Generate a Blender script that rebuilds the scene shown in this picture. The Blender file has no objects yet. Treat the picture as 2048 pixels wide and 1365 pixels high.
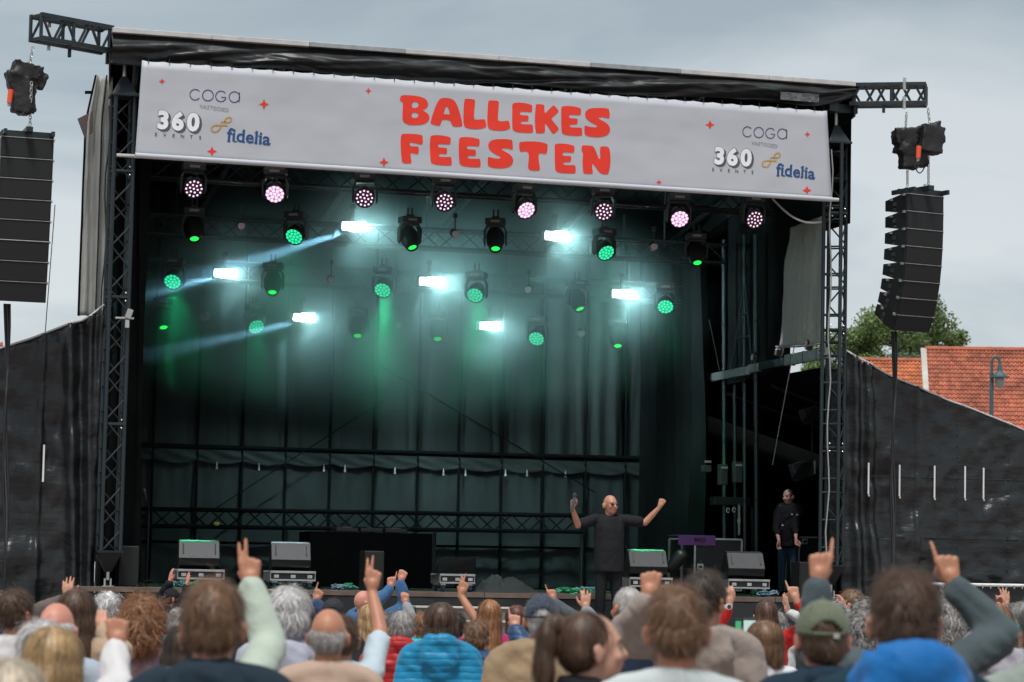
import bpy, bmesh, math, random
import numpy as np
from mathutils import Vector, Matrix, noise
random.seed(7)
rng = np.random.default_rng(7)
SC = bpy.context.scene
COL = SC.collection
R = math.radians

# ---------------------------------------------------------------- camera
YAW, PITCH, ROLL = .2893, .0840, .0184
CAM = Vector((-3.87, -33.875, 1.75)); FPX = 5518.8; PPX, PPY = 1203.7, 682.5
_fw = Vector((math.sin(YAW)*math.cos(PITCH), math.cos(YAW)*math.cos(PITCH), math.sin(PITCH)))
_rt = Vector((math.cos(YAW), -math.sin(YAW), 0)); _up = _rt.cross(_fw)
CR = _rt*math.cos(ROLL) + _up*math.sin(ROLL); CU = -_rt*math.sin(ROLL) + _up*math.cos(ROLL)
cd = bpy.data.cameras.new('camera'); cam = bpy.data.objects.new('camera', cd); COL.objects.link(cam)
m = Matrix.Identity(4)
for i, v in enumerate((CR, CU, -_fw)):
    for j in range(3): m[j][i] = v[j]
m.translation = CAM; cam.matrix_world = m
cd.sensor_width = 36; cd.lens = FPX/2048*36; cd.shift_x = -(PPX-1024)/2048; cd.clip_end = 3000; cd.clip_start = .2
cd.dof.use_dof = True; cd.dof.focus_distance = 34.5; cd.dof.aperture_fstop = 5.4
SC.camera = cam
def ray(px, py): return _fw + CR*((px-PPX)/FPX) - CU*((py-PPY)/FPX)
def at(px, py, Y): d = ray(px, py); return CAM + d*((Y-CAM.y)/d.y)
def atx(px, py, X): d = ray(px, py); return CAM + d*((X-CAM.x)/d.x)
def atd(px, py, d): return CAM + ray(px, py)*d

# ---------------------------------------------------------------- sky, sun, exposure
SUN_EL, SUN_AZ = R(66), R(205)      # azimuth clockwise from +Y: high, behind the camera, veiled by cloud
W = bpy.data.worlds.new('World'); SC.world = W; W.use_nodes = True
nt = W.node_tree; nt.nodes.clear(); N = nt.nodes.new; LK = nt.links.new
out = N('ShaderNodeOutputWorld'); bg = N('ShaderNodeBackground'); sky = N('ShaderNodeTexSky')
sky.sky_type = 'NISHITA'; sky.sun_disc = False; sky.sun_elevation = SUN_EL; sky.sun_rotation = SUN_AZ
sky.air_density = 1.2; sky.dust_density = 3.0
tc = N('ShaderNodeTexCoord'); mp = N('ShaderNodeMapping'); mp.inputs['Scale'].default_value = (1, 1, 3.6)
n1 = N('ShaderNodeTexNoise'); n1.inputs['Scale'].default_value = 3.6; n1.inputs['Detail'].default_value = 7; n1.inputs['Roughness'].default_value = .5; n1.inputs['Distortion'].default_value = .5
cr = N('ShaderNodeValToRGB')
cr.color_ramp.elements[0].position = .40; cr.color_ramp.elements[0].color = (1.72, 2.06, 2.30, 1)
cr.color_ramp.elements[1].position = .62; cr.color_ramp.elements[1].color = (2.95, 3.16, 3.30, 1)
mx = N('ShaderNodeMix'); mx.data_type = 'RGBA'; mx.inputs['Factor'].default_value = .93
LK(tc.outputs['Generated'], mp.inputs['Vector']); LK(mp.outputs['Vector'], n1.inputs['Vector']); LK(n1.outputs['Fac'], cr.inputs['Fac'])
LK(sky.outputs['Color'], mx.inputs['A']); LK(cr.outputs['Color'], mx.inputs['B']); sp_ = N('ShaderNodeSeparateXYZ'); LK(tc.outputs['Generated'], sp_.inputs[0]); mr_ = N('ShaderNodeMapRange'); mr_.inputs['From Max'].default_value = .24; mr_.inputs['To Min'].default_value = 1.16; mr_.inputs['To Max'].default_value = .90; LK(sp_.outputs['Z'], mr_.inputs['Value']); vm_ = N('ShaderNodeVectorMath'); vm_.operation = 'SCALE'; LK(mx.outputs['Result'], vm_.inputs[0]); LK(mr_.outputs['Result'], vm_.inputs['Scale']); LK(vm_.outputs['Vector'], bg.inputs['Color'])
bg.inputs['Strength'].default_value = .10; LK(bg.outputs['Background'], out.inputs['Surface'])
sl = bpy.data.lights.new('sun', 'SUN'); sl.energy = 1.5; sl.angle = R(12); sl.color = (1, .98, .955)
so = bpy.data.objects.new('sun', sl); COL.objects.link(so)
sd = Vector((math.sin(SUN_AZ)*math.cos(SUN_EL), math.cos(SUN_AZ)*math.cos(SUN_EL), math.sin(SUN_EL)))
so.rotation_euler = (-sd).to_track_quat('-Z', 'Y').to_euler(); so.location = (0, -20, 40)
vs = SC.view_settings; vs.view_transform = 'Standard'; vs.look = 'None'; vs.exposure = 1.15; vs.gamma = 1; vs.use_curve_mapping = False
cy = SC.cycles; cy.use_denoising = True; cy.max_bounces = 6; cy.diffuse_bounces = 3; cy.glossy_bounces = 3; cy.transmission_bounces = 4
cy.volume_bounces = 1; cy.transparent_max_bounces = 6; cy.volume_step_rate = 2.0; cy.volume_max_steps = 96; cy.sample_clamp_indirect = 4; cy.caustics_reflective = False; cy.caustics_refractive = False

# ---------------------------------------------------------------- materials
_mc = {}
def mat(name, col=(.5, .5, .5), rough=.6, metal=0., bump=0., bscale=8., stretch=None, var=0., emit=None, estr=0., vscale=2., spec=.5, coat=0., sheen=0., trans=0., island=0., sss=0., detail=4):
    if name in _mc: return _mc[name]
    M = bpy.data.materials.new(name); M.use_nodes = True; t = M.node_tree; b = t.nodes['Principled BSDF']
    nn, ll = t.nodes.new, t.links.new
    b.inputs['Base Color'].default_value = (*col, 1); b.inputs['Roughness'].default_value = rough; b.inputs['Metallic'].default_value = metal
    b.inputs['Specular IOR Level'].default_value = spec
    if coat: b.inputs['Coat Weight'].default_value = coat
    if sheen: b.inputs['Sheen Weight'].default_value = sheen
    if sss: b.inputs['Subsurface Weight'].default_value = sss; b.inputs['Subsurface Radius'].default_value = (.012, .005, .003); b.inputs['Subsurface Scale'].default_value = 1
    if emit: b.inputs['Emission Color'].default_value = (*emit, 1); b.inputs['Emission Strength'].default_value = estr
    if var or bump or island:
        g = nn('ShaderNodeNewGeometry') if False else nn('ShaderNodeTexCoord'); mpn = nn('ShaderNodeMapping')
        if stretch: mpn.inputs['Scale'].default_value = stretch
        ll(g.outputs['Object'], mpn.inputs['Vector'])
    if var or island:
        nz = nn('ShaderNodeTexNoise'); nz.inputs['Scale'].default_value = vscale; nz.inputs['Detail'].default_value = 5; ll(mpn.outputs['Vector'], nz.inputs['Vector'])
        rp = nn('ShaderNodeMapRange'); rp.inputs['From Min'].default_value = .3; rp.inputs['From Max'].default_value = .7
        rp.inputs['To Min'].default_value = 1-var; rp.inputs['To Max'].default_value = 1+var; ll(nz.outputs['Fac'], rp.inputs['Value'])
        hv = nn('ShaderNodeHueSaturation'); hv.inputs['Color'].default_value = (*col, 1); src = rp.outputs['Result']
        if island:
            ge = nn('ShaderNodeNewGeometry'); r2 = nn('ShaderNodeMapRange'); r2.inputs['To Min'].default_value = 1-island; r2.inputs['To Max'].default_value = 1+island
            ll(ge.outputs['Random Per Island'], r2.inputs['Value']); mu = nn('ShaderNodeMath'); mu.operation = 'MULTIPLY'
            ll(r2.outputs['Result'], mu.inputs[0]); ll(src, mu.inputs[1]); src = mu.outputs[0]
        ll(src, hv.inputs['Value']); ll(hv.outputs['Color'], b.inputs['Base Color'])
    if bump:
        bz = nn('ShaderNodeTexNoise'); bz.inputs['Scale'].default_value = bscale; bz.inputs['Detail'].default_value = detail; ll(mpn.outputs['Vector'], bz.inputs['Vector'])
        bp = nn('ShaderNodeBump'); bp.inputs['Strength'].default_value = 1; bp.inputs['Distance'].default_value = bump; ll(bz.outputs['Fac'], bp.inputs['Height']); ll(bp.outputs['Normal'], b.inputs['Normal'])
    if trans:
        o = t.nodes['Material Output']; tr = nn('ShaderNodeBsdfTranslucent'); tr.inputs['Color'].default_value = (*col, 1); ms = nn('ShaderNodeMixShader'); ms.inputs[0].default_value = trans
        ll(b.outputs[0], ms.inputs[1]); ll(tr.outputs[0], ms.inputs[2]); ll(ms.outputs[0], o.inputs['Surface'])
    _mc[name] = M; return M

VINYL = mat('black_vinyl', (.014, .0165, .017), .40, bump=.015, bscale=2.4, stretch=(1, 1, .5), var=.3, detail=3)
TARP = mat('black_tarpaulin', (.014, .0165, .0175), .32, bump=.026, bscale=5.0, stretch=(.5, 1, 1.6), var=.08, detail=8)
DRAPE = mat('black_drape', (.032, .039, .039), .75, spec=.10, bump=.006, bscale=9, stretch=(1, 1, .35), var=.25)
DRAPE2 = mat('black_molton', (.006, .007, .0072), .9, var=.3, spec=.06)
PANELT = mat('grey_panel', (.46, .50, .46), .5, bump=.02, bscale=6, var=.12, trans=.5, detail=7)
GREYTARP = mat('grey_tarpaulin', (.72, .73, .70), .5, bump=.02, bscale=6, var=.12, trans=.55, detail=7)
STEEL = mat('painted_steel', (.026, .036, .041), .42, metal=.35, var=.25, vscale=6)
DSTEEL = mat('black_steel', (.014, .016, .017), .45, metal=.3, var=.25, vscale=6)
ALU = mat('bare_aluminium', (.42, .43, .43), .4, metal=.8, var=.15, vscale=9)
CHROME = mat('zinc_fitting', (.55, .55, .52), .35, metal=.7, var=.2, vscale=12)
PVC = mat('trim_white', (.5, .5, .48), .55, var=.12, vscale=7)
BANNER = mat('banner_pvc', (.52, .54, .575), .5, bump=.05, bscale=.8, stretch=(1, 1, 1.6), var=.02, trans=.12, detail=2)
BLACKP = mat('black_plastic', (.008, .0095, .010), .45, bump=.001, bscale=60, var=.2)
BLACKP2 = mat('dark_grey_plastic', (.035, .037, .039), .5, var=.2, vscale=10)
GRILLE = mat('speaker_grille', (.006, .0075, .0078), .7, bump=.003, bscale=260, var=.15, vscale=40)
CABLE = mat('cable_rubber', (.012, .012, .013), .5)
LCABLE = mat('cable_grey', (.30, .31, .31), .5)
COVER = mat('hoist_cover', (.012, .012, .013), .55, bump=.012, bscale=12, var=.3, vscale=8, detail=6)

# ---------------------------------------------------------------- mesh helpers
class MB:
    def __init__(s): s.v = []; s.f = []
    def add(s, v, f):
        o = len(s.v); s.v += [tuple(p) for p in v]; s.f += [tuple(i+o for i in q) for q in f]; return s
    def box(s, c, size, rot=None, taper=None):
        hx, hy, hz = size[0]/2, size[1]/2, size[2]/2; c = Vector(c); v = []
        for z in (-1, 1):
            k = taper if (taper and z > 0) else 1
            for x, y in ((-1, -1), (1, -1), (1, 1), (-1, 1)):
                p = Vector((x*hx*k, y*hy*k, z*hz)); p = rot @ p if rot else p; v.append(c+p)
        return s.add(v, [(3, 2, 1, 0), (4, 5, 6, 7), (0, 1, 5, 4), (1, 2, 6, 5), (2, 3, 7, 6), (3, 0, 4, 7)])
    def cyl(s, p0, p1, r0, r1=None, n=10, caps=True):
        p0, p1 = Vector(p0), Vector(p1); r1 = r0 if r1 is None else r1; d = (p1-p0).normalized()
        a = d.orthogonal().normalized(); b = d.cross(a); v = []
        for p, r in ((p0, r0), (p1, r1)):
            for k in range(n):
                t = 2*math.pi*k/n; v.append(p+(a*math.cos(t)+b*math.sin(t))*r)
        f = [(k, (k+1) % n, n+(k+1) % n, n+k) for k in range(n)]
        if caps: f += [tuple(range(n-1, -1, -1)), tuple(range(n, 2*n))]
        return s.add(v, f)
    def tube(s, pts, r, n=6):
        for a, b in zip(pts[:-1], pts[1:]): s.cyl(a, b, r, r, n, False)
        return s
    def ell(s, c, r, rot=None, nu=14, nv=9):
        c = Vector(c); v = [c+((rot @ Vector((0, 0, -r[2]))) if rot else Vector((0, 0, -r[2])))]
        for j in range(1, nv):
            ph = -math.pi/2+math.pi*j/nv
            for i in range(nu):
                th = 2*math.pi*i/nu; p = Vector((r[0]*math.cos(ph)*math.cos(th), r[1]*math.cos(ph)*math.sin(th), r[2]*math.sin(ph)))
                v.append(c+(rot @ p if rot else p))
        v.append(c+((rot @ Vector((0, 0, r[2]))) if rot else Vector((0, 0, r[2])))); L = len(v)-1; f = []
        for i in range(nu):
            f.append((0, 1+(i+1) % nu, 1+i)); f.append((L, L-nu+i, L-nu+(i+1) % nu))
            for j in range(nv-2): a = 1+j*nu; f.append((a+i, a+(i+1) % nu, a+nu+(i+1) % nu, a+nu+i))
        return s.add(v, f)
    def cap(s, p0, p1, r0, r1, n=12):     # tapered capsule
        p0, p1 = Vector(p0), Vector(p1); d = p1-p0
        if d.length < 1e-6: return s.ell(p0, (r0,)*3, None, n, 8)
        d.normalize(); a = d.orthogonal().normalized(); b = d.cross(a); rings = []
        for k in (0, 1, 2, 3): t = math.pi/2*(1-k/3.); rings.append((p0-d*r0*math.sin(t), r0*math.cos(t)))
        for k in (0, 1, 2, 3): t = math.pi/2*k/3.; rings.append((p1+d*r1*math.sin(t), r1*math.cos(t)))
        v = [rings[0][0]]
        for c, r in rings[1:-1]:
            for k in range(n): t = 2*math.pi*k/n; v.append(c+(a*math.cos(t)+b*math.sin(t))*r)
        v.append(rings[-1][0]); L = len(v)-1; f = []
        for i in range(n):
            f.append((0, 1+(i+1) % n, 1+i)); f.append((L, L-n+i, L-n+(i+1) % n))
            for j in range(5): o = 1+j*n; f.append((o+i, o+(i+1) % n, o+n+(i+1) % n, o+n+i))
        return s.add(v, f)
    def grid(s, fn, nu, nv):
        v = [fn(i/nu, j/nv) for j in range(nv+1) for i in range(nu+1)]; w = nu+1
        return s.add(v, [(j*w+i, j*w+i+1, (j+1)*w+i+1, (j+1)*w+i) for j in range(nv) for i in range(nu)])
    def mesh(s, name, mt, smooth=False):
        me = bpy.data.meshes.new(name); me.from_pydata(s.v, [], s.f); me.update()
        if mt: me.materials.append(mt)
        if smooth: me.polygons.foreach_set('use_smooth', [True]*len(me.polygons))
        return me
    def build(s, name, mt, parent=None, smooth=False, bevel=0, solid=0):
        o = bpy.data.objects.new(name, s.mesh(name, mt, smooth)); COL.objects.link(o)
        if parent: o.parent = parent; o.location = -wloc(parent)
        if bevel: b = o.modifiers.new('bevel', 'BEVEL'); b.width = bevel; b.segments = 2; b.limit_method = 'ANGLE'
        if solid: b = o.modifiers.new('solid', 'SOLIDIFY'); b.thickness = solid
        return o
def wloc(o):
    v = Vector((0, 0, 0))
    while o: v += o.location; o = o.parent
    return v
def tag(o, label=None, cat=None, group=None, kind=None):
    if label: o['label'] = label
    if cat: o['category'] = cat
    if group: o['group'] = group
    if kind: o['kind'] = kind
    return o
def thing(name, label, cat, loc=(0, 0, 0), group=None):
    o = bpy.data.objects.new(name, None); COL.objects.link(o); o.location = loc; o.empty_display_size = .1
    return tag(o, label, cat, group)
def copy_tree(o, parent=None):
    c = o.copy(); COL.objects.link(c)
    if parent: c.parent = parent
    for ch in list(o.children): copy_tree(ch, c)
    return c
_um = {}
def bar(parent, p0, p1, r, mt, name='brace', n=7):     # a straight tube, mesh data shared
    key = (mt.name, n, name)
    if key not in _um: _um[key] = MB().cyl((0, 0, 0), (0, 0, 1), 1, 1, n).mesh(name, mt)
    o = bpy.data.objects.new(name, _um[key]); COL.objects.link(o); p0, p1 = Vector(p0), Vector(p1); d = p1-p0
    o.rotation_euler = d.to_track_quat('Z', 'Y').to_euler(); o.scale = (r, r, d.length); o.location = p0
    if parent: o.parent = parent; o.location = p0-wloc(parent)
    return o
def pbox(parent, c, size, mt, name, bevel=0): return MB().box(c, size).build(name, mt, parent, bevel=bevel)
def nz(x, y, z, s=1.): return noise.noise(Vector((x*s, y*s, z*s)))
def fbm(x, y, z, o=4): return noise.fractal(Vector((x, y, z)), 1.0, 2.0, o)
# ================================================================ SETTING
F, T = 1.48, 8.25
def pave_mat():
    M = bpy.data.materials.new('paving'); M.use_nodes = True; t = M.node_tree; b = t.nodes['Principled BSDF']; nn, ll = t.nodes.new, t.links.new
    g = nn('ShaderNodeTexCoord'); br = nn('ShaderNodeTexBrick'); br.inputs['Scale'].default_value = 1; br.inputs['Brick Width'].default_value = .21; br.inputs['Row Height'].default_value = .105; br.inputs['Mortar Size'].default_value = .006
    br.inputs['Color1'].default_value = (.34, .26, .24, 1); br.inputs['Color2'].default_value = (.27, .21, .20, 1); br.inputs['Mortar'].default_value = (.12, .11, .10, 1)
    ll(g.outputs['Object'], br.inputs['Vector']); ll(br.outputs['Color'], b.inputs['Base Color']); b.inputs['Roughness'].default_value = .85
    return M
tag(MB().add([(-700, -300, 0), (900, -300, 0), (900, 1200, 0), (-700, 1200, 0)], [(0, 1, 2, 3)]).build('ground', pave_mat()), kind='structure')

# ---------------------------------------------------------------- stage platform
WOOD = mat('stage_plywood', (.055, .045, .036), .7, bump=.002, bscale=30, var=.3)
EDGE = mat('stage_edge_wood', (.12, .088, .068), .6, var=.25, vscale=5)
st = thing('stage_platform', 'black skirted stage platform with brown wooden front edge behind the crowd', 'stage', (4.7, 3.6, 0))
for i in range(11):                                       # deck boards, a step apart
    x0 = -.5+i*1.32
    pbox(st, (x0+.655, 3.72, F-.03), (1.31, 7.9, .06), WOOD, 'deck_panel')
for i in range(8):
    x0 = -.5+i*1.29
    pbox(st, (x0+.642, -.262, F-.028), (1.282, .05, .064), EDGE, 'edge_board', .004)
def skirt(u, v):
    x = -.5+10.3*u; z = .02+(F-.09)*v
    return (x, -.27+.03*fbm(x*2.2, .3, z*.3)+.012*nz(x, 3, z, 7), z)
MB().grid(skirt, 160, 6).build('skirt', VINYL, st, True)
# crew step up to the deck in the middle
sp = thing('stage_steps', 'wide wooden steps with pale nosings in front of the stage centre', 'steps', (4.9, -1., 0))
STEPW = mat('step_riser', (.13, .125, .11), .75, bump=.002, bscale=40, var=.25); NOSE = mat('step_nosing', (.52, .50, .46), .6, var=.1)
xa, xb = at(832, 1206, -.6).x, at(1102, 1206, -.6).x
for k in range(5):
    z = 1.30-.165*k; y = -.36-.27*k
    pbox(sp, ((xa+xb)/2, y-.14, z-.085), (xb-xa, .26, .145), STEPW, 'step')
    pbox(sp, ((xa+xb)/2, y-.145, z), (xb-xa+.02, .29, .022), NOSE, 'nosing', .003)
pd = thing('front_riser', 'black carpeted riser in front of the stage under the singer', 'riser', (6.2, -.75, 0))
pbox(pd, (6.25, -.75, .475), (.9, .8, .95), BLACKP, 'box', .01); pbox(pd, (6.25, -.75, .955), (.92, .82, .02), DRAPE2, 'carpet')

# ---------------------------------------------------------------- trusses
def box_truss(par, p0, p1, u, v, w, r, step, zig=(1, 1, 1, 1), rb=None, mt=STEEL, rungs=(0, 0, 0, 0), dead=1):
    p0, p1 = Vector(p0), Vector(p1); u, v = Vector(u)*w/2, Vector(v)*w/2; rb = rb or r*.55
    cs = [-u-v, u-v, u+v, -u+v]; d = (p1-p0); L = d.length; d.normalize(); n = max(1, round(L/step)); s = L/n
    for c in cs: bar(par, p0+c, p1+c, r, mt, 'chord', 9)
    for k in range(4):
        a, b = cs[k], cs[(k+1) % 4]
        if zig[k]:
            for i in range(n):
                q0, q1 = (a, b) if i % 2 == 0 else (b, a)
                bar(par, p0+d*(i*s)+q0, p0+d*((i+1)*s)+q1, rb, mt, 'brace', 6)
        if rungs[k]:
            for z in rung_at(L, rungs[k]): bar(par, p0+d*z+a, p0+d*z+b, rb*1.1, mt, 'rung', 6)
def rung_at(L, st):
    z, o, k = .06, [], 0
    while z < L: o.append(z); z += st*(1 if k % 3 else .5); k += 1
    return o
def tower(name, label, X, Y, rot, zig, rungs):
    t = thing(name, label, 'truss tower', (X, Y, F))
    u = (math.cos(rot), math.sin(rot), 0); v = (-math.sin(rot), math.cos(rot), 0)
    zt = F+6.0; zb = F+.42
    box_truss(t, (X, Y, zb), (X, Y, zt), u, v, .235, .026, .262, zig, .011, STEEL, rungs)
    m = MB()                                              # pyramid head
    a, b = .15, .035
    vv = [(X+sx*a, Y+sy*a, zt+.02) for sx, sy in ((-1, -1), (1, -1), (1, 1), (-1, 1))]+[(X+sx*b, Y+sy*b, zt+.25) for sx, sy in ((-1, -1), (1, -1), (1, 1), (-1, 1))]
    m.add(vv, [(0, 1, 5, 4), (1, 2, 6, 5), (2, 3, 7, 6), (3, 0, 4, 7), (4, 5, 6, 7), (3, 2, 1, 0)]); m.build('head_cone', STEEL, t, bevel=.006)
    pbox(t, (X, Y, zt+.005), (.34, .34, .03), STEEL, 'head_plate', .004)
    MB().cyl((X, Y, zt+.24), (X, Y, zt+.47), .022, n=10).build('jack_bolt', CHROME, t)
    MB().box((X, Y-.02, zt+.50), (.085, .07, .17)).build('jack_shackle', CHROME, t, bevel=.008)
    MB().cyl((X, Y-.065, zt+.52), (X, Y+.03, zt+.52), .018).build('pin', DSTEEL, t)
    for k in (1.55, 3.1, 4.65):                           # joint plates with bolts between truss sections
        pbox(t, (X, Y, zb+k), (.262, .262, .03), STEEL, 'joint_plate', .003)
        for sx in (-.09, .09):
            for dz in (-.05, .05): MB().ell((X+sx, Y-.135, zb+k+dz), (.012, .01, .012), None, 8, 5).build('bolt', CHROME, t)
    pbox(t, (X, Y, zb), (.32, .32, .03), DSTEEL, 'base_plate', .003)
    m = MB(); a, b = .14, .04
    vv = [(X+sx*b, Y+sy*b, zb-.24) for sx, sy in ((-1, -1), (1, -1), (1, 1), (-1, 1))]+[(X+sx*a, Y+sy*a, zb-.016) for sx, sy in ((-1, -1), (1, -1), (1, 1), (-1, 1))]
    m.add(vv, [(0, 1, 5, 4), (1, 2, 6, 5), (2, 3, 7, 6), (3, 0, 4, 7)]); m.build('foot_cone', DSTEEL, t)
    MB().cyl((X, Y, zb-.34), (X, Y, zb-.2), .022).build('foot_screw', CHROME, t)
    m = MB().box((X-.035, Y, F+.05), (.016, .07, .1)).box((X+.035, Y, F+.05), (.016, .07, .1)).box((X, Y, F+.006), (.13, .12, .012)); m.build('foot_fork', CHROME, t)
    return t
tl = tower('truss_tower', 'blue grey lattice tower at the left front corner with zigzag bracing', 0.02, 0, R(6), (1, 0, 1, 0), (0, .30, 0, .30))
tr = tower('truss_tower', 'blue grey ladder braced lattice tower at the right front corner', 9.4, 0, R(52), (1, 1, 0, 0), (.36, .36, .36, .36))
bar(tl, (-.06, -.16, F+5.25), (.45, -.2, F+5.25), .022, PVC, 'banner_pole')
for (X, Y, tw) in ((-.14, .12, tl), (9.28, -.16, tr)):    # cable clipped down each tower
    pts = [Vector((X+.02*math.sin(k*1.3), Y+.01*math.cos(k*2.1), F+5.9-k*.28)) for k in range(21)]
    MB().tube(pts, .010, 6).build('cable', LCABLE if tw is tr else CABLE, tw)

# ---------------------------------------------------------------- roof
rf = thing('stage_roof', 'black vinyl covered stage roof with aluminium edge trim', 'roof', (4.7, 3.5, 7))
x0, x1 = -.18, 9.55
for k in range(8):
    a = x0+(x1-x0)*k/8; b = x0+(x1-x0)*(k+1)/8
    pbox(rf, ((a+b)/2, -.28, T-.005), (b-a-.004, .10, .062), ALU if k % 3 == 2 else PVC, 'edge_trim', .006)
def fascia(u, v):
    x = x0+(x1-x0)*u; e = min(u, 1-u)
    drop = .335-.05*u+.03*fbm(x*.9, 1, 0)+.02*math.sin(x*2.2)
    if u < .07: drop += .04
    if u > .93: drop = drop*(1-((u-.93)/.07)**1.6*.55)
    z = T-.035-drop*v
    bulge = .11*math.sin(math.pi*min(1, v*1.15))+.05*v
    w = .15*fbm(x*.9+v*1.9, v*1.7+x*.18, 2.7, 2)+.05*fbm(x*2.2-v*3, v*2.2, 8.1, 2)-.05*abs(fbm(x*1.3+v*2.4, v*1.5, 5.5, 2))
    y = -.24-bulge*.75+w*(.35+v*.65)*math.sin(math.pi*min(1, .08+v*.9))
    return (x, min(y, -.215), z)
MB().grid(fascia, 320, 22).build('fascia_tarp', VINYL, rf, True)
def ceil(u, v): a = x0+.95*v; b = x1+.1; return (a+(b-a)*u, -.2+8.0*v, T-.02-1.25*v+.05*math.sin(u*60)*.3)
MB().grid(ceil, 60, 20).build('roof_tarp', DRAPE2, rf, True, solid=.03)
for X, Xb in ((x0-.02, x0+.95), (x1+.02, x1+.1)):
    MB().add([(X, -.22, T-.04), (Xb, 7.8, T-1.3), (Xb, 7.8, T-1.55), (X, -.22, T-.42)], [(0, 1, 2, 3)]).build('side_fascia', VINYL, rf, solid=.02)
for k in range(6):                                        # roof girders under the tarp
    X = .15+k*1.85
    bar(rf, (X, -.1, T-.2), (max(X, .95), 7.7, T-1.42), .045, DSTEEL, 'roof_beam', 8)
pbox(rf, (9.28, -.18, T-.20), (.13, .11, .34), STEEL, 'corner_post', .006); pbox(rf, (.03, -.05, T-.30), (.5, .10, .16), DSTEEL, 'corner_beam', .006)
pbox(rf, (9.42, -.05, T-.30), (.5, .10, .12), STEEL, 'corner_beam', .006)
m = MB().add([Vector(p)+Vector((0, -.02, 0)) for p in (at(1560, 184, -.36), at(1637, 190, -.36), at(1637, 206, -.36), at(1560, 200, -.36))], [(3, 2, 1, 0)])
m.build('clear_pocket', mat('clear_pvc', (.10, .105, .105), .18, bump=.02, bscale=25, var=.5, vscale=14), rf, solid=.004)

def outrigger(label, base, end, z0, z1):
    t = thing('outrigger_truss', label, 'truss', ((base[0]+end[0])/2, (base[1]+end[1])/2, z0), 'outrigger trusses at the roof corners')
    base, end = Vector((*base, 0)), Vector((*end, 0)); d = (end-base).normalized(); s = Vector((-d.y, d.x, 0))*.11; L = (end-base).length
    for k in (-1, 1):
        for z in (z0, z1):
            MB().box((base+end)/2+s*k+Vector((0, 0, z)), (L, .05, .055), d.to_track_quat('X', 'Z').to_matrix()).build('chord', STEEL, t, bevel=.004)
        n = 6
        for i in range(n):
            a, b = (z0, z1) if i % 2 == (k > 0) else (z1, z0)
            bar(t, base+d*(L*(i+.1)/n)+s*k+Vector((0, 0, a)), base+d*(L*(i+.9)/n)+s*k+Vector((0, 0, b)), .017, STEEL, 'brace', 6)
        for q in (.05, .55, .99): bar(t, base+d*(L*q)+s*k+Vector((0, 0, z0)), base+d*(L*q)+s*k+Vector((0, 0, z1)), .022, STEEL, 'post', 6)
    for q in (.02, .5, .985):
        for z in (z0, z1): bar(t, base+d*(L*q)-s+Vector((0, 0, z)), base+d*(L*q)+s+Vector((0, 0, z)), .02, STEEL, 'cross_bar', 6)
    p = base+d*(L*.72)-s*1.25
    for z in (z0, z1): MB().cyl(p+Vector((0, 0, z-.08)), p+Vector((0, 0, z+.08)), .022).build('clamp', CHROME, t)
    p = base+d*(L*.45)-s
    MB().box(p+Vector((0, 0, z0-.07)), (.045, .02, .12)).build('lug', STEEL, t, bevel=.01)
    return t, end
a, b = at(215, 87, -.1), at(70, 66, -.62)
otl, el = outrigger('outrigger truss on the left roof corner above the flat fronted speakers', (a.x, a.y), (b.x, b.y), 8.03-.02, 8.03+.26)
a, b = at(1700, 199, -.1), at(1853, 198, -.55)
otr, er = outrigger('outrigger truss on the right roof corner above the curved speaker column', (a.x, a.y), (b.x, b.y), 8.00, 8.25)

# ---------------------------------------------------------------- line arrays and hoists
def link(par, p, ax, mt, name='chain_link'):
    key = ('link', mt.name)
    if key not in _um:
        m = MB(); n = 10; pts = [Vector((.013*math.cos(2*math.pi*k/n), 0, .022*math.sin(2*math.pi*k/n))) for k in range(n+1)]; m.tube(pts, .0045, 5); _um[key] = m.mesh(name, mt)
    o = bpy.data.objects.new(name, _um[key]); COL.objects.link(o); o.parent = par; o.location = Vector(p)-wloc(par); o.rotation_euler = (0, 0, ax); o.scale = (1.25, 1.25, 1.25); return o
def chain(par, p0, p1, mt=CHROME):
    p0, p1 = Vector(p0), Vector(p1); n = int((p1-p0).length/.043)+1
    for k in range(n): link(par, p0+(p1-p0)*((k+.5)/n), (k % 2)*math.pi/2+.5, mt)
ORANGE = mat('orange_plug', (.75, .09, .03), .45)
def blob(name, mt, par, prims, amp, seed):
    m = MB()
    for c, r in prims: m.ell(c, r, None, 40, 26)
    V = []
    for p in m.v:
        n = fbm(p[0]*5+seed, p[1]*5, p[2]*4.5, 5)*amp+amp*.6*nz(p[0], p[1], p[2]+seed, 14)
        V.append((p[0]+n, p[1]+n*.7, p[2]+n*.5))
    m.v = V; return m.build(name, mt, par, True)
hoist_q = []
def hoist(label, P, prims, chains, plug, loop, seed):
    h = thing('chain_hoist', label, 'chain hoist', P, 'covered chain hoists above the speakers')
    hoist_q.append((h, P, prims, seed))
    for p0, p1 in chains: chain(h, p0, p1)
    if plug:
        q = Vector(plug); MB().cyl(q, q+Vector((-.015, -.01, -.16)), .035, .03, 10).build('plug', ORANGE, h); MB().cyl(q+Vector((-.015, -.01, -.155)), q+Vector((-.018, -.01, -.2)), .022, .018, 8).build('plug_cap', LCABLE, h)
    if loop: MB().tube(loop, .008, 6).build('power_cable', CABLE, h)
    return h
def arc(p0, p1, sag, n=10): p0, p1 = Vector(p0), Vector(p1); return [p0.lerp(p1, k/n)-Vector((0, 0, sag*math.sin(math.pi*k/n))) for k in range(n+1)]
YL, YR = -.62, -.55
c = at(52, 165, YL); e0 = at(66, 95, YL); e1 = at(60, 252, YL)
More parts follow.
